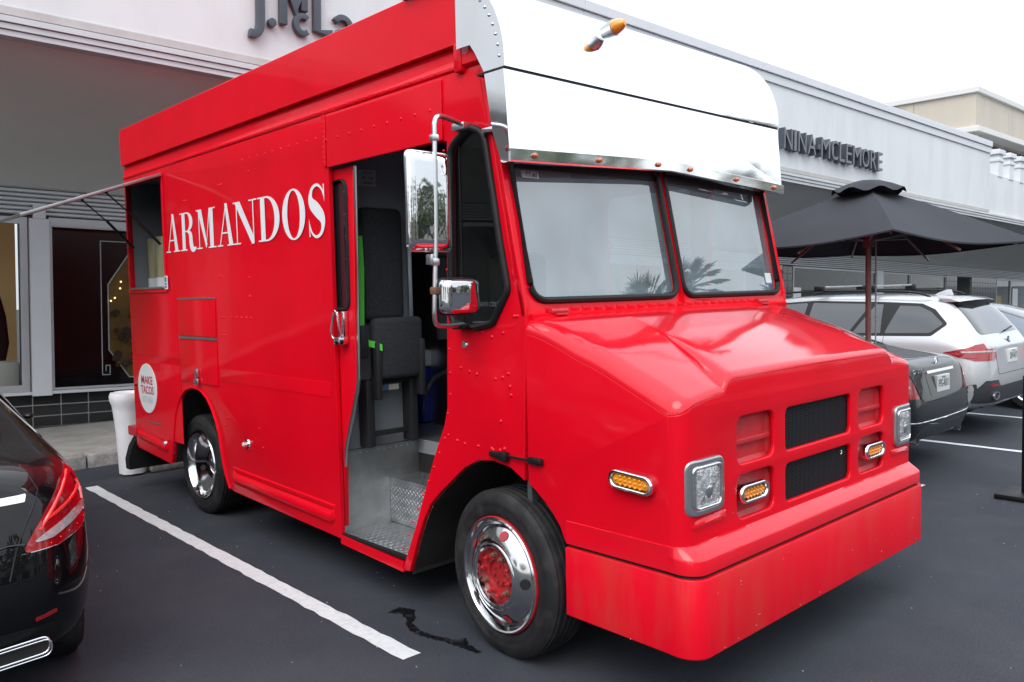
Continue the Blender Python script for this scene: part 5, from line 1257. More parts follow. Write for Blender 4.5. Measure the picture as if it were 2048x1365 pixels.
def seamline(root, bv, name, pts, d, wdt=0.005, m='seam', off=0.0015, parent=None, step=0.03):
    f = caster(bv, d); P_ = []
    for a, b in zip(pts, pts[1:]):
        a, b = Vector(a), Vector(b); n = max(1, int((b-a).length/step))
        P_ += [a+(b-a)*k/n for k in range(n)]
    P_.append(Vector(pts[-1]))
    bm = B(); tube(bm, [f(p.x, p.y, off-wdt*0.5) for p in P_], wdt, 6); return finish(name, bm, m, parent or root, smooth=60, inv=False)
def car_wheels(root, L_, hw, r, ya, yb, wd=0.22):
    for y in (ya, yb):
        for s in (-1, 1):
            M_ = Matrix.Translation((s*(hw-0.03), y, r)) @ Matrix.Rotation(s*pi/2, 4, 'Y')
            bm = B(); lathe(bm, [(r*0.66, -wd), (r*0.9, -wd), (r, -wd+0.03), (r, -0.03), (r*0.9, 0), (r*0.68, 0), (r*0.66, -0.02)], 36, M_); wh = finish('wheel', bm, 'tyre', root, smooth=40, inv=False)
            bm = B(); lathe(bm, [(r*0.67, -0.01), (r*0.62, -0.03), (r*0.3, -0.02), (0.06, -0.015), (0, -0.012)], 30, M_)
            finish('rim', bm, 'steel', wh, smooth=40, inv=False)
            bm = B(); pts = [(s*(hw+0.004), y+(r+0.05)*cos(t), r+(r+0.05)*sin(t)) for t in [pi*k/16 for k in range(17)]]
            bm.faces.new([bm.verts.new((s*(hw-0.005), p[1], p[2])) for p in pts]); bm.free()
def star_badge(root, c, nrm, r, name='badge'):
    n = Vector(nrm).normalized(); x = Vector((1, 0, 0)); z = n.cross(x).normalized(); z = z if z.z > 0 else -z; c = Vector(c)
    bm = B(); tube(bm, [c+x*r*cos(t)+z*r*sin(t) for t in [2*pi*k/28 for k in range(28)]], r*0.10, 6, closed=True)
    for t in (90, 210, 330):
        a = radians(t); d = x*cos(a)+z*sin(a); s = x*-sin(a)+z*cos(a)
        tip = c+d*r*0.96; b1, b2 = c+s*r*0.15-d*0.1*r, c-s*r*0.15-d*0.1*r
        vs = [bm.verts.new(v) for v in (tip, b1, c+n*r*0.15, b2)]; bm.faces.new((vs[0], vs[1], vs[2])); bm.faces.new((vs[0], vs[2], vs[3]))
    return finish(name, bm, 'chrome', root, smooth=40, inv=False)
def plate_sign(root, bv, cx, cz, txt, w=0.305, h=0.152):
    f = caster(bv, 'rear'); p = f(cx, cz, 0.012)
    bm = B(); box(bm, cx-w/2, cx+w/2, p.y-0.006, p.y+0.03, cz-h/2, cz+h/2, 0.004); pl_ = finish('licence_plate', bm, 'plate', root, smooth=0, inv=False)
    bm = text_bm(txt, 1, 0, 0.01); fit(bm, lambda u, v, q: (cx-w*0.42+u, p.y-0.0075, cz-h*0.22+v), w*0.84, h*0.48); finish('plate_text', bm, 'print_dark', pl_, smooth=0, inv=False)
    bm = text_bm('TEXAS', 1, 0, 0.01); fit(bm, lambda u, v, q: (cx-w*0.16+u, p.y-0.0075, cz+h*0.30+v), w*0.32, h*0.13); finish('plate_text', bm, 'print_dark', pl_, smooth=0, inv=False)
    return pl_
# --- near black sedan, right rear corner in view
SY = [0.0, 0.04, 0.12, 0.26, 0.5, 0.8, 1.15, 1.5, 1.9, 2.4, 2.9, 3.25, 3.6, 4.0, 4.35, 4.55, 4.64, 4.69]
sed = dict(y=SY,
    w=[(0, 0.60), (0.04, 0.70), (0.12, 0.80), (0.26, 0.868), (0.5, 0.897), (0.9, 0.905), (3.8, 0.900), (4.2, 0.87), (4.5, 0.76), (4.69, 0.50)],
    zt=[(0, 1.015), (0.04, 1.055), (0.12, 1.083), (0.5, 1.115), (0.72, 1.135), (1.15, 1.285), (1.5, 1.40), (1.9, 1.445), (2.5, 1.440), (2.9, 1.37), (3.3, 1.16), (3.6, 1.02), (4.2, 0.92), (4.5, 0.80), (4.69, 0.62)],
    wt=[(0, 0.50), (0.12, 0.58), (0.4, 0.64), (0.8, 0.62), (1.2, 0.56), (2.5, 0.57), (3.0, 0.60), (3.6, 0.70), (4.3, 0.62), (4.69, 0.38)],
    zb=[(0, 0.33), (0.12, 0.27), (0.4, 0.22), (4.3, 0.2), (4.69, 0.24)],
    belt=[(0, 0.94), (0.3, 0.985), (0.8, 1.01), (2.0, 0.96), (3.4, 0.93), (4.2, 0.84), (4.69, 0.55)])
RK = [(0.2, 0.10), (0.32, 0.05), (0.45, 0.0), (0.62, 0.0), (0.75, 0.035), (0.95, 0.075), (1.06, 0.10), (1.5, 0.12)]
def sedan(name, label, loc, paint_, yaw=0.0, tabs_=None):
    root = thing(name, label, 'car', mw=Matrix.Translation(loc) @ Matrix.Rotation(radians(yaw), 4, 'Z'))
    o, bv = build_car(root, 'body', paint_, 4.69, tabs_ or sed, RK)
    car_wheels(root, 4.69, 0.905, 0.325, 0.86, 3.70)
    # glasshouse
    patch(root, bv, 'rear_window', [rpoly([(-0.58, 0.80), (0.58, 0.80), (0.50, 1.42), (-0.50, 1.42)], 0.06)], 'top', 'car_glass')
    patch(root, bv, 'windshield', [rpoly([(-0.60, 3.35), (0.60, 3.35), (0.52, 2.72), (-0.52, 2.72)], 0.06)], 'top', 'car_glass')
    for s in ('left', 'right'):
        patch(root, bv, 'side_window', [rpoly([(1.18, 1.03), (2.02, 1.00), (2.02, 1.37), (1.62, 1.365)], 0.03)], s, 'car_glass')
        patch(root, bv, 'side_window', [rpoly([(2.07, 1.00), (3.05, 0.97), (2.62, 1.345), (2.07, 1.37)], 0.03)], s, 'car_glass')
    return root, bv
bk, bv = sedan('black_car', 'glossy black sedan with red tail lamp, cut off by the left edge beside the truck', (-2.425, 0.885, 0), 'car_black', -7)
for s in (1, -1):
    LP_ = rpoly([(s*x, z) for x, z in [(0.585, 0.735), (0.72, 0.742), (0.83, 0.775), (0.872, 0.82), (0.865, 0.90), (0.845, 0.965), (0.805, 1.010), (0.76, 0.985), (0.70, 0.905), (0.635, 0.815)]], 0.02)
    tl = patch(bk, bv, 'tail_lamp', [LP_], 'rear', 'lamp_red', 0.006, 0.012, 0.03)
    patch(bk, bv, 'clear_lens', [rpoly([(s*x, z) for x, z in [(0.625, 0.770), (0.70, 0.775), (0.850, 0.842), (0.850, 0.862), (0.80, 0.856), (0.665, 0.795)]], 0.008)], 'rear', 'lamp_clear', 0.012, 0.006, 0.03, tl)
    for pts, wd_ in (([(0.655, 0.815), (0.72, 0.90), (0.77, 0.965), (0.80, 0.99)], 0.008), ([(0.675, 0.845), (0.78, 0.895), (0.835, 0.925)], 0.007), ([(0.845, 0.865), (0.850, 0.905), (0.838, 0.945)], 0.006)):
        seamline(bk, bv, 'light_guide', [(s*x, z) for x, z in pts], 'rear', wd_, 'lamp_red_bright', 0.010, tl)
    for k in range(5):
        f = caster(bv, 'rear'); c = f(s*(0.69+k*0.036), 0.755+k*0.0125, 0.013); bm = B(); bmesh.ops.create_icosphere(bm, subdivisions=1, radius=0.0035, matrix=Matrix.Translation(c)); finish('led', bm, 'lamp_red_bright', tl, smooth=60, inv=False)
    seamline(bk, bv, 'lamp_edge', [(s*0.585, 0.733), (s*0.72, 0.740), (s*0.83, 0.772), (s*0.872, 0.815)], 'rear', 0.003, 'chrome', 0.006, tl)
    # exhaust trim
    f = caster(bv, 'rear')
    ring_ = rrect(s*0.36 if s > 0 else -0.665, s*0.665 if s > 0 else -0.36, 0.305, 0.372, 0.032, 6)
    y_ = f(s*0.5, 0.36, 0).y
    bm = B(); tube(bm, [(u, y_-0.022, v+0.10*(abs(u)-0.5)) for u, v in ring_], 0.0045, 8, closed=True); tube(bm, [(u*1.01, y_-0.028, v-0.010+0.10*(abs(u)-0.5)) for u, v in ring_], 0.003, 8, closed=True); ex = finish('exhaust_trim', bm, 'chrome', bk, smooth=60, inv=False)
    bm = B(); bm.faces.new([bm.verts.new((u, y_-0.018, v+0.10*(abs(u)-0.5))) for u, v in ring_]); finish('exhaust_opening', bm, 'black', ex, smooth=0, inv=False)
    seamline(bk, bv, 'trunk_seam', [(s*0.615, 1.06), (s*0.640, 1.02), (s*0.665, 0.97), (s*0.645, 0.92), (s*0.60, 0.83), (s*0.565, 0.74), (s*0.54, 0.64)], 'rear', 0.004, 'seam', 0.002)
    seamline(bk, bv, 'bumper_crease', [(s*0.70, 0.555), (s*0.80, 0.563), (s*0.86, 0.60), (s*0.885, 0.66)], 'rear', 0.004, 'car_black', 0.002)
    patch(bk, bv, 'reflector', [rpoly([(s*0.62, 0.455), (s*0.70, 0.47), (s*0.70, 0.485), (s*0.62, 0.47)], 0.004)], 'rear', 'lamp_red', 0.003, 0.004, 0.05)
patch(bk, bv, 'chrome_strip', [rpoly([(-0.61, 0.935), (-0.3, 0.930), (0.3, 0.930), (0.61, 0.935), (0.615, 0.965), (0.3, 0.958), (-0.3, 0.958), (-0.615, 0.965)], 0.006)], 'rear', 'chrome', 0.008, 0.014, 0.05)
patch(bk, bv, 'diffuser', [rpoly([(-0.74, 0.33), (-0.70, 0.43), (0.70, 0.43), (0.74, 0.33)], 0.03)], 'rear', 'black_plastic', 0.002, 0.004, 0.06)
plate_sign(bk, bv, 0.0, 0.80, 'HKB-2214'); p_ = caster(bv, 'rear')(0, 1.0, 0.006); star_badge(bk, p_, (0, -1, 0), 0.045)
seamline(bk, bv, 'trunk_edge', [(-0.60, 0.055), (-0.3, 0.03), (0, 0.025), (0.3, 0.03), (0.60, 0.055)], 'top', 0.006, 'car_black', 0.002)
bm = B(); bmesh.ops.create_icosphere(bm, subdivisions=2, radius=0.03, matrix=Matrix.Translation((0.895, 2.62, 0.985)) @ Matrix.Diagonal((1.2, 1.6, 0.7, 1))); finish('door_mirror', bm, 'car_black', bk, smooth=60, inv=False)
# --- grey sedan beyond the nose of the truck
gy, bv = sedan('grey_sedan', 'dark grey sedan with licence plate parked nearest beyond the nose of the truck', (5.57, -0.05, 0), 'car_grey', 0.0, dict(sed, zt=[(y, z-(0.055 if y < 0.75 else 0.02 if y < 1.2 else 0)) for y, z in sed['zt']], belt=[(y, z-0.03) for y, z in sed['belt']]))
f = caster(bv, 'rear')
for s in (1, -1):
    tl = patch(gy, bv, 'tail_lamp', [rpoly([(s*x, z) for x, z in [(0.55, 0.70), (0.86, 0.72), (0.885, 0.80), (0.86, 0.92), (0.82, 0.965), (0.68, 0.955), (0.62, 0.86)]], 0.02)], 'rear', 'lamp_red', 0.005, 0.010, 0.04)
    patch(gy, bv, 'clear_lens', [rpoly([(s*x, z) for x, z in [(0.66, 0.80), (0.80, 0.80), (0.82, 0.89), (0.70, 0.89)]], 0.01)], 'rear', 'lamp_clear', 0.010, 0.006, 0.04, tl)
    seamline(gy, bv, 'trunk_seam', [(s*0.64, 1.05), (s*0.66, 0.97), (s*0.60, 0.86), (s*0.52, 0.70), (s*0.46, 0.665), (0, 0.66)], 'rear', 0.004, 'seam', 0.002)
    bm = B(); cyl(bm, (s*0.52, f(s*0.5, 0.40, 0).y+0.03, 0.325), (s*0.52, 0.35, 0.325), 0.045, seg=20); finish('exhaust', bm, 'steel', gy, smooth=40, inv=False)
    bm = B(); cyl(bm, (s*0.52, f(s*0.5, 0.40, 0).y+0.028, 0.325), (s*0.52, 0.2, 0.325), 0.036, seg=20); finish('exhaust_opening', bm, 'black', gy, smooth=40, inv=False)
patch(gy, bv, 'chrome_strip', [rpoly([(-0.32, 0.905), (0.32, 0.905), (0.32, 0.93), (-0.32, 0.93)], 0.004)], 'rear', 'chrome', 0.014, 0.020, 0.06)
seamline(gy, bv, 'bumper_strip', [(-0.82, 0.50), (-0.6, 0.49), (0, 0.485), (0.6, 0.49), (0.82, 0.50)], 'rear', 0.007, 'chrome', 0.004)
patch(gy, bv, 'plate_recess', [rpoly([(-0.30, 0.70), (0.30, 0.70), (0.34, 0.90), (-0.34, 0.90)], 0.03)], 'rear', 'car_grey', 0.001, 0.004, 0.06)
patch(gy, bv, 'lower_valance', [rpoly([(-0.62, 0.34), (0.62, 0.34), (0.52, 0.44), (-0.52, 0.44)], 0.03)], 'rear', 'car_cladding', 0.002, 0.005, 0.06)
plate_sign(gy, bv, 0.0, 0.80, 'FPG-R011'); star_badge(gy, f(0, 0.985, 0.008), (0, -1, 0.1), 0.042)
bm = text_bm('C 350', 1, 0.004, 0.02); fit(bm, lambda u, v, w: (-0.58+u, f(-0.58+u, 0.935, 0.006).y-w*0.3-0.003, 0.925+v), 0.19, 0.036); finish('badge_text', bm, 'chrome', gy, smooth=0, inv=False)
# --- silver white SUV
suv = dict(y=[0.0, 0.03, 0.09, 0.18, 0.3, 0.44, 0.62, 0.9, 1.3, 1.8, 2.4, 2.9, 3.3, 3.65, 4.0, 4.4, 4.65, 4.78, 4.85],
    w=[(0, 0.68), (0.03, 0.77), (0.09, 0.85), (0.18, 0.905), (0.4, 0.95), (0.9, 0.965), (4.0, 0.96), (4.4, 0.92), (4.7, 0.78), (4.85, 0.55)],
    zt=[(0, 1.00), (0.03, 1.05), (0.09, 1.11), (0.18, 1.245), (0.3, 1.43), (0.44, 1.605), (0.62, 1.675), (0.9, 1.70), (1.6, 1.725), (2.4, 1.715), (2.9, 1.64), (3.3, 1.45), (3.65, 1.22), (3.8, 1.14), (4.3, 1.06), (4.65, 0.92), (4.85, 0.7)],
    wt=[(0, 0.62), (0.09, 0.66), (0.3, 0.66), (0.44, 0.63), (0.7, 0.62), (2.4, 0.63), (3.3, 0.68), (3.8, 0.78), (4.4, 0.72), (4.85, 0.45)],
    zb=[(0, 0.38), (0.1, 0.32), (0.4, 0.27), (4.4, 0.27), (4.85, 0.3)],
    belt=[(0, 0.93), (0.3, 1.09), (0.6, 1.13), (1.5, 1.12), (3.0, 1.09), (3.8, 1.05), (4.4, 0.98), (4.85, 0.62)])
sv_ = thing('silver_suv', 'silver white SUV with roof bars and dark windows parked beyond the grey sedan', 'car', mw=Matrix.Translation((8.06, 0.08, 0)))
o, bv = build_car(sv_, 'body', 'car_white', 4.85, suv, [(0.3, 0.06), (0.45, 0.01), (0.62, 0.0), (0.8, 0.03), (1.0, 0.05), (1.8, 0.05)])
car_wheels(sv_, 4.85, 0.965, 0.37, 0.95, 3.88, 0.25); f = caster(bv, 'rear')
rw = patch(sv_, bv, 'rear_window', [rpoly([(-0.66, 1.15), (0.66, 1.15), (0.58, 1.575), (-0.58, 1.575)], 0.06)], 'rear', 'car_glass', 0.004, 0.008, 0.05)
bm = B(); loft(bm, [[(x, 0.345+0.10*abs(x), 1.625-0.05*x*x), (x, 0.50, 1.672-0.07*x*x), (x, 0.64, 1.685-0.07*x*x), (x, 0.56, 1.60)] for x in (-0.6, -0.4, -0.2, 0, 0.2, 0.4, 0.6)]); spo = finish('spoiler', bm, 'car_white', sv_, smooth=40, inv=False)
bm = B(); loft(bm, [[(x, 0.35+0.10*abs(x), 1.620-0.05*x*x), (x, 0.52, 1.60), (x, 0.42, 1.555)] for x in (-0.58, -0.3, 0, 0.3, 0.58)]); finish('spoiler_underside', bm, 'black_plastic', spo, smooth=40, inv=False)
bm = B(); tube(bm, [f(0.02, 1.155, 0.03), f(0.20, 1.175, 0.03), f(0.42, 1.20, 0.02)], 0.012, 6); finish('wiper', bm, 'black_plastic', rw, smooth=60, inv=False)
for s, d in ((-1, 'left'), (1, 'right')):
    patch(sv_, bv, 'side_window', [rpoly([(0.50, 1.30), (0.62, 1.175), (1.12, 1.16), (1.02, 1.555), (0.80, 1.545), (0.66, 1.47)], [0.03, 0.05, 0.02, 0.02, 0.06, 0.04])], d, 'car_glass', 0.004, 0.006, 0.06)
    patch(sv_, bv, 'side_window', [rpoly([(1.165, 1.16), (1.50, 1.155), (1.30, 1.575), (1.215, 1.575)], 0.015)], d, 'car_glass', 0.004, 0.006, 0.06)
    patch(sv_, bv, 'side_window', [rpoly([(1.55, 1.155), (2.10, 1.15), (2.10, 1.60), (1.36, 1.58)], 0.02)], d, 'car_glass', 0.004, 0.006, 0.06)
    patch(sv_, bv, 'side_window', [rpoly([(2.17, 1.15), (3.25, 1.12), (2.75, 1.55), (2.17, 1.60)], 0.03)], d, 'car_glass', 0.004, 0.006, 0.06)
    patch(sv_, bv, 'window_surround', [rpoly([(0.455, 1.30), (0.60, 1.135), (3.40, 1.08), (2.78, 1.585), (2.1, 1.635), (1.2, 1.61), (0.78, 1.585), (0.62, 1.50)], [0.04, 0.05, 0.02, 0.05, 0.1, 0.1, 0.06, 0.05])], d, 'black_plastic', 0.0015, 0.002, 0.06)
    patch(sv_, bv, 'sill_cladding', [rpoly([(0.13, 0.33), (4.5, 0.28), (4.5, 0.45), (0.6, 0.47), (0.13, 0.62)], 0.02)], d, 'car_cladding', 0.004, 0.006, 0.12)
    seamline(sv_, bv, 'door_seam', [(1.12, 1.14), (1.12, 0.95), (1.30, 0.75), (1.40, 0.45)], d, 0.003)
    tl = patch(sv_, bv, 'tail_lamp', [rpoly([(s*x, z) for x, z in [(0.52, 0.905), (0.52, 0.985), (0.70, 0.99), (0.70, 1.05), (0.80, 1.035), (0.90, 0.99), (0.935, 0.955), (0.915, 0.90), (0.86, 0.865), (0.60, 0.862)]], 0.015)], 'rear', 'lamp_red', 0.006, 0.012, 0.035)
    patch(sv_, bv, 'clear_lens', [rpoly([(s*x, z) for x, z in [(0.53, 0.955), (0.53, 0.975), (0.90, 0.968), (0.90, 0.952)]], 0.003)], 'rear', 'lamp_clear', 0.012, 0.006, 0.04, tl)
    patch(sv_, bv, 'reflector', [rpoly([(s*0.55, 0.575), (s*0.75, 0.585), (s*0.75, 0.610), (s*0.55, 0.60)], 0.006)], 'rear', 'lamp_red', 0.010, 0.010, 0.05)
    bm = B(); tube(bm, smooth_pts([(s*0.575, 0.72, 1.68), (s*0.60, 0.85, 1.735), (s*0.60, 1.1, 1.762), (s*0.605, 1.9, 1.785), (s*0.60, 2.5, 1.765), (s*0.60, 2.75, 1.70)], 4), 0.016, 8); finish('roof_rail', bm, 'black_plastic', sv_, smooth=60, inv=False)
    bm = B(); bm.free()
patch(sv_, bv, 'bumper_cladding', [rpoly([(-0.86, 0.40), (0.86, 0.40), (0.875, 0.55), (0.80, 0.65), (0.55, 0.645), (0.50, 0.575), (-0.50, 0.575), (-0.55, 0.645), (-0.80, 0.65), (-0.875, 0.55)], 0.03)], 'rear', 'car_cladding', 0.006, 0.010, 0.06)
for s in (1, -1):
    bm = B(); y_ = f(s*0.6, 0.48, 0.0).y; lathe(bm, [(0.075, 0.0), (0.075, 0.02), (0.06, 0.02), (0.06, 0)], 24, Matrix.Translation((s*0.62, y_-0.004, 0.475)) @ Matrix.Rotation(pi/2, 4, 'X') @ Matrix.Diagonal((1.2, 0.6, 1, 1))); ex = finish('exhaust', bm, 'steel', sv_, smooth=40, inv=False)
    bm = B(); lathe(bm, [(0, 0.012), (0.06, 0.012)], 20, Matrix.Translation((s*0.62, y_-0.004, 0.475)) @ Matrix.Rotation(pi/2, 4, 'X') @ Matrix.Diagonal((1.2, 0.6, 1, 1))); finish('exhaust_opening', bm, 'black', ex, smooth=0, inv=False)
seamline(sv_, bv, 'tailgate_seam', [(-0.52, 1.0), (-0.515, 0.85), (-0.50, 0.70), (0.50, 0.70), (0.515, 0.85), (0.52, 1.0)], 'rear', 0.003)
plate_sign(sv_, bv, 0.0, 0.88, 'DH9-4371')
p_ = f(0, 1.055, 0.008); bm = B(); lathe(bm, [(0, 0.006), (0.036, 0.006), (0.042, 0)], 24, Matrix.Translation(p_) @ Matrix.Rotation(radians(80), 4, 'X')); bg = finish('badge', bm, 'black_plastic', sv_, smooth=30, inv=False)
for k in range(4):
    bm = B(); c = Matrix.Translation(p_) @ Matrix.Rotation(radians(80), 4, 'X'); pts = [(0, 0, 0.0075)]+[(0.026*cos(pi/2*k+pi/2*j/6), 0.026*sin(pi/2*k+pi/2*j/6), 0.0075) for j in range(7)]
    bm.faces.new([bm.verts.new(c @ Vector(p)) for p in pts]); finish('badge_quarter', bm, 'blue_badge' if k % 2 else 'white_badge', bg, smooth=0, inv=False)
for y in (1.40, 2.05):
    bm = B(); box(bm, -0.60, 0.60, y-0.04, y+0.04, 1.835, 1.862, 0.010); cb = finish('roof_bar', bm, 'aluminium', sv_, smooth=40, inv=False)
    for s in (-1, 1):
        bm = B(); box(bm, s*0.60-0.05, s*0.60+0.05, y-0.06, y+0.06, 1.775, 1.87, 0.02); finish('bar_foot', bm, 'black_plastic', cb, smooth=40, inv=False)
bm = B(); loft(bm, [[(-w_, 0.70-l_*0.1, z), (w_, 0.70-l_*0.1, z), (0, 0.70+l_, z)] for w_, l_, z in ((0.04, 0.20, 1.685), (0.025, 0.14, 1.73), (0.008, 0.04, 1.775))]); finish('roof_antenna', bm, 'car_white', sv_, smooth=40, inv=False)
for o_ in sv_.children_recursive:
    if o_.type == 'MESH':
        for v in o_.data.vertices:
            if v.co.z > 1.11: v.co.z = 1.11+(v.co.z-1.11)*0.80
# --- third car, mostly hidden by the SUV
bc, bv = sedan('blue_grey_car', 'blue grey car behind the silver SUV at the right edge', (10.75, -0.45, 0), 'car_blue')
for s in (1, -1): patch(bc, bv, 'tail_lamp', [rpoly([(s*0.58, 0.75), (s*0.86, 0.78), (s*0.86, 0.93), (s*0.66, 0.93)], 0.03)], 'rear', 'lamp_red', 0.005, 0.01, 0.05)
# ---------------------------------------------------------------- umbrella
um = thing('patio_umbrella', 'dark grey cloth market umbrella on wooden pole right of the truck', 'umbrella', (4.0, 0.0, 0))
fd = Vector((-0.86, -0.51, 0)).normalized(); rd = Vector((0.66, -0.75, 0)).normalized(); cs_ = [fd*1.24, rd*1.27, -fd*1.28, -rd*1.27]
ZT, ZR = 2.50, 2.055; cen = Vector((4.0, 0, 0))
bm = B()
for k in range(4):
    a, b = cs_[k], cs_[(k+1) % 4]; N = 10; grid = []
    for i in range(N+1):
        r = 0.10+0.90*i/N; row = []
        for j in range(N+1):
            t = j/N; p = a*(1-t)+b*t; inw = 1-0.07*sin(pi*t)
            z = ZT-(ZT-ZR)*(r**1.12)-0.040*sin(pi*t)*r*r-0.008*sin(pi*t)-0.030*(p*r).dot(-fd)
            row.append(bm.verts.new(cen+p*r*inw+Vector((0, 0, z))))
        grid.append(row)
    for i in range(N):
        for j in range(N): bm.faces.new((grid[i][j], grid[i+1][j], grid[i+1][j+1], grid[i][j+1]))
    for j in range(N):
        q = [bm.verts.new(v.co+Vector((0, 0, -0.012))) for v in (grid[N][j], grid[N][j+1])]; bm.faces.new((grid[N][j], grid[N][j+1], q[1], q[0]))
cn = finish('canopy', bm, 'umbrella', um, smooth=25)
bm = B(); NN = 48; rings = []
for r, z in ((0.0, 2.560), (0.09, 2.550), (0.19, 2.515), (0.285, 2.465)):
    rr = []
    for k in range(NN):
        t = 2*pi*k/NN; sq = 1/max(abs(cos(t)), abs(sin(t)))**0.55
        d = rd*cos(t)+(-fd)*sin(t); wv = 0.018*(sin(8*t))*(r/0.285)**3
        rr.append(bm.verts.new(cen+d*r*(0.75+0.25*sq)*1.0+Vector((0, 0, z+wv))))
    rings.append(rr)
for a, b in zip(rings, rings[1:]):
    for k in range(NN): bm.faces.new((a[k], a[(k+1) % NN], b[(k+1) % NN], b[k]))
finish('vent_cap', bm, 'umbrella', um, smooth=60)
bm = B(); cyl(bm, (4, 0, 0.05), (4, 0, 2.5), 0.022); finish('pole', bm, 'wood', um, smooth=60)
bm = B(); cyl(bm, (4.045, -0.04, 1.0), (4.045, -0.04, 2.2), 0.006, seg=8); finish('cord', bm, 'frame_grey', um, smooth=60)
bm = B(); cyl(bm, (4, 0, 2.03), (4, 0, 2.12), 0.045); finish('hub', bm, 'wood', um, smooth=40)
for k in range(8):
    d = cs_[k//2] if k % 2 == 0 else (cs_[k//2]+cs_[(k//2+1) % 4])*0.5
    bm = B(); tube(bm, [cen+d*0.08+Vector((0, 0, 2.40)), cen+d*0.55+Vector((0, 0, 2.175-0.05*(k % 2)-0.035*(d*0.55).dot(-fd))), cen+d*0.90+Vector((0, 0, 2.03-0.08*(k % 2)-0.035*d.dot(-fd)))], 0.009, 6); finish('rib', bm, 'wood', um)
    bm = B(); tube(bm, [cen+d*0.03+Vector((0, 0, 2.08)), cen+d*0.55+Vector((0, 0, 2.165-0.05*(k % 2)-0.035*(d*0.55).dot(-fd)))], 0.007, 6); finish('strut', bm, 'frame_grey', um)
bm = B(); lathe(bm, [(0, 0), (0.24, 0), (0.25, 0.02), (0.24, 0.06), (0.05, 0.09), (0.04, 0.30), (0.03, 0.30), (0, 0.30)], 32, Matrix.Translation((4, 0, 0.0))); finish('base', bm, 'black_plastic', um, smooth=40)
# ---------------------------------------------------------------- barrier post at the right edge
po = thing('barrier_post', 'black barrier post on square base at the right edge', 'post', (4.83, -0.93, 0))
bm = B(); box(bm, 4.83-0.20, 4.83+0.20, -0.93-0.20, -0.93+0.20, 0.0, 0.045, 0.015); finish('base', bm, 'black_plastic', po, smooth=40)
bm = B(); cyl(bm, (4.83, -0.93, 0.045), (4.83, -0.93, 0.98), 0.055, seg=24); cyl(bm, (4.83, -0.93, 0.98), (4.83, -0.93, 1.02), 0.045, 0.03, seg=24); finish('tube', bm, 'black_plastic', po, smooth=40)
# ---------------------------------------------------------------- bin with white bag behind the truck
bn = thing('waste_bin', 'bin lined with a white bag standing behind the truck', 'bin', (0.22, 5.75, 0))
rnd = random.Random(9)
def bring(z, rx, ry, j=0.006, n=28): return [(0.22+(0.86*rx+rnd.uniform(-j, j)*0.5)*cos(2*pi*k/n)*(1 if abs(cos(2*pi*k/n)) > 0.8 else 1.04), 5.75+(0.86*ry+rnd.uniform(-j, j)*0.5)*sin(2*pi*k/n), z+rnd.uniform(-j, j)*0.6) for k in range(n)]
bm = B(); loft(bm, [bring(0.02, 0.145, 0.14), bring(0.40, 0.158, 0.155, 0.004), bring(0.62, 0.178, 0.175, 0.004), bring(0.70, 0.19, 0.185, 0.008), bring(0.745, 0.212, 0.205, 0.008), bring(0.80, 0.212, 0.205, 0.008), bring(0.828, 0.20, 0.195, 0.006), bring(0.80, 0.17, 0.165, 0.006), bring(0.5, 0.13, 0.13, 0.01)], cap=False); finish('bag', bm, 'bag_white', bn, smooth=50)
bm = B(); lathe(bm, [(0, 0.0), (0.11, 0), (0.115, 0.2), (0.135, 0.78), (0.12, 0.78), (0.09, 0.03), (0, 0.03)], 28, Matrix.Translation((0.22, 5.75, 0))); finish('bin_body', bm, 'bin_black', bn, smooth=40)
# ---------------------------------------------------------------- across the lot: palms, trees and a low building, seen in reflections
def palm(loc, h, seed, s, label):
    t = thing('palm_tree', label, 'tree', loc, group='palms across the lot')
    rnd = random.Random(seed); x, y = loc[0], loc[1]
    bm = B(); tube(bm, [(x+0.15*k/6, y, h*k/6) for k in range(7)], [0.13-0.01*k/6*3 for k in range(7)], 9); finish('trunk', bm, 'bark', t, smooth=60)
    bm = B(); c = Vector((x+0.15, y, h))
    for k in range(34):
        az = rnd.uniform(0, 2*pi); el = rnd.uniform(-0.6, 1.25); d = Vector((cos(az)*cos(el), sin(az)*cos(el), sin(el))); st = c+d*rnd.uniform(0.7, 1.0)*s
        sx_, sy_ = frame_axes(d)
        for j in range(13):
            a = -1.15+2.3*j/12; q = (d*cos(a)+sx_*sin(a)).normalized(); L_ = (0.9-0.25*abs(a))*s*rnd.uniform(0.85, 1.1); wv = sy_*0.0+d.cross(q)*0; side_ = q.cross(sy_).normalized()*0.028*s
            v = [bm.verts.new(p) for p in (st-side_, st+side_, st+q*L_*0.6+side_*0.8, st+q*L_+Vector((0, 0, -0.12*s)), st+q*L_*0.6-side_*0.8)]
            bm.faces.new(v)
        cyl(bm, c, st, 0.015, seg=4, cap=False)
    finish('crown', bm, 'leaf', t, smooth=0, merge=False)
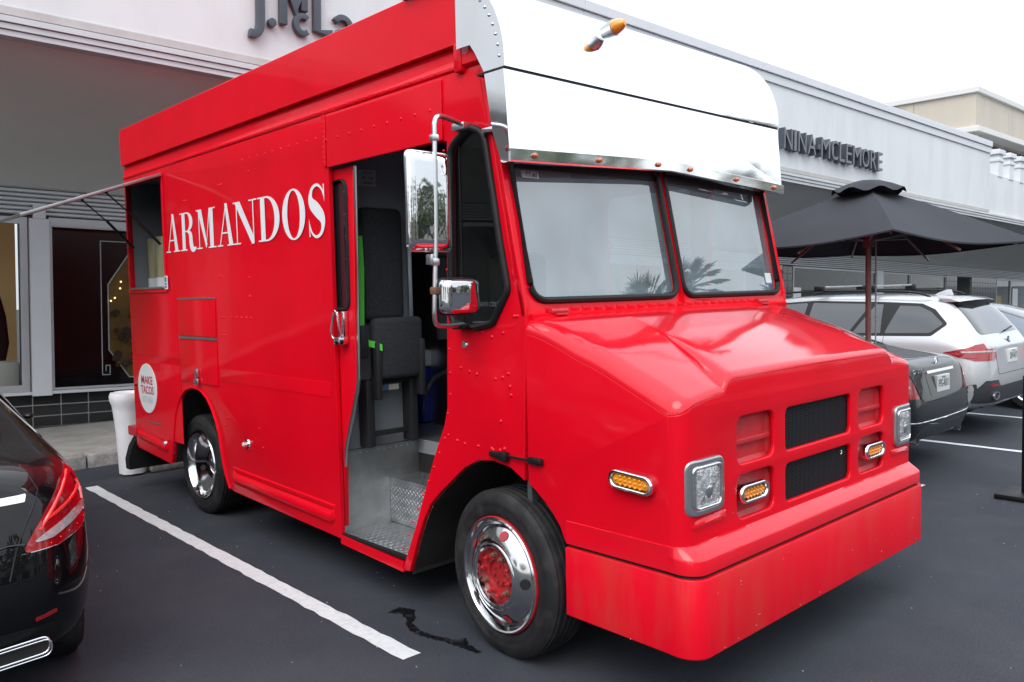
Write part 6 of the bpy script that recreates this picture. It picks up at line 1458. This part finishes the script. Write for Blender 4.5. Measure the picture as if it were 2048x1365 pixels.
for i, (x, y, h, sz, lb) in enumerate([(11.7, -9.2, 4.75, 0.60, 'fan palm mirrored low in the near windshield pane'), (17.0, -6.5, 4.1, 0.62, 'fan palm mirrored in the far corner of the windshield'),
        (15.6, -8.3, 5.3, 0.60, 'fan palm mirrored at the right end of the polished visor'), (22.0, -15.0, 6.2, 0.9, 'distant fan palm mirrored in the middle of the visor band')]):
    palm((x, y, 0), h, i+1, sz, lb)
ORD = ['first', 'second', 'third', 'fourth', 'fifth', 'sixth', 'seventh', 'eighth', 'ninth', 'tenth']
def leafy(loc, h, r, seed):
    t = thing('street_tree', ORD[seed-20]+' leafy tree of the row across the lot, mirrored only', 'tree', loc, group='trees across the lot')
    rnd = random.Random(seed); bm = B(); cyl(bm, (loc[0], loc[1], 0), (loc[0], loc[1], h*0.6), 0.25, 0.12, 8); finish('trunk', bm, 'bark', t, smooth=60)
    bm = B()
    for k in range(900):
        while True:
            p = Vector((rnd.uniform(-1, 1), rnd.uniform(-1, 1), rnd.uniform(-1, 1)))
            if p.length < 1: break
        p = Vector((loc[0]+p.x*r, loc[1]+p.y*r, h*0.66+p.z*h*0.38)); a, b = frame_axes(Vector((rnd.uniform(-1, 1), rnd.uniform(-1, 1), rnd.uniform(-1, 1)))); q = rnd.uniform(0.18, 0.4)
        bm.faces.new([bm.verts.new(v) for v in (p-a*q, p-b*q*0.7, p+a*q, p+b*q*0.7)])
    finish('crown', bm, 'leaf', t, smooth=0, merge=False)
for i, (x, y, h, r) in enumerate([(30, -28, 8, 4), (22, -32, 7, 4), (13, -36, 8, 4.5), (4, -34, 7, 4), (-6, -36, 8, 4.5), (-16, -32, 7.5, 4.5), (40, -20, 8, 4.5), (-28, -22, 8, 4.5), (-32, -8, 8, 4.5), (-34, 4, 7.5, 4)]): leafy((x, y, 0), h, r, 20+i)
fb = thing('street_building', 'low tan building across the lot, seen only in reflections', 'building', (5, -48, 0))
bm = B(); box(bm, -45, 60, -58, -48, 0, 6.0); finish('wall', bm, 'tan', fb, smooth=0)
for k in range(16):
    bm = B(); box(bm, -42+k*6.2, -38+k*6.2, -47.98, -47.9, 0.6, 3.2); finish('window', bm, 'car_glass', fb, smooth=0)
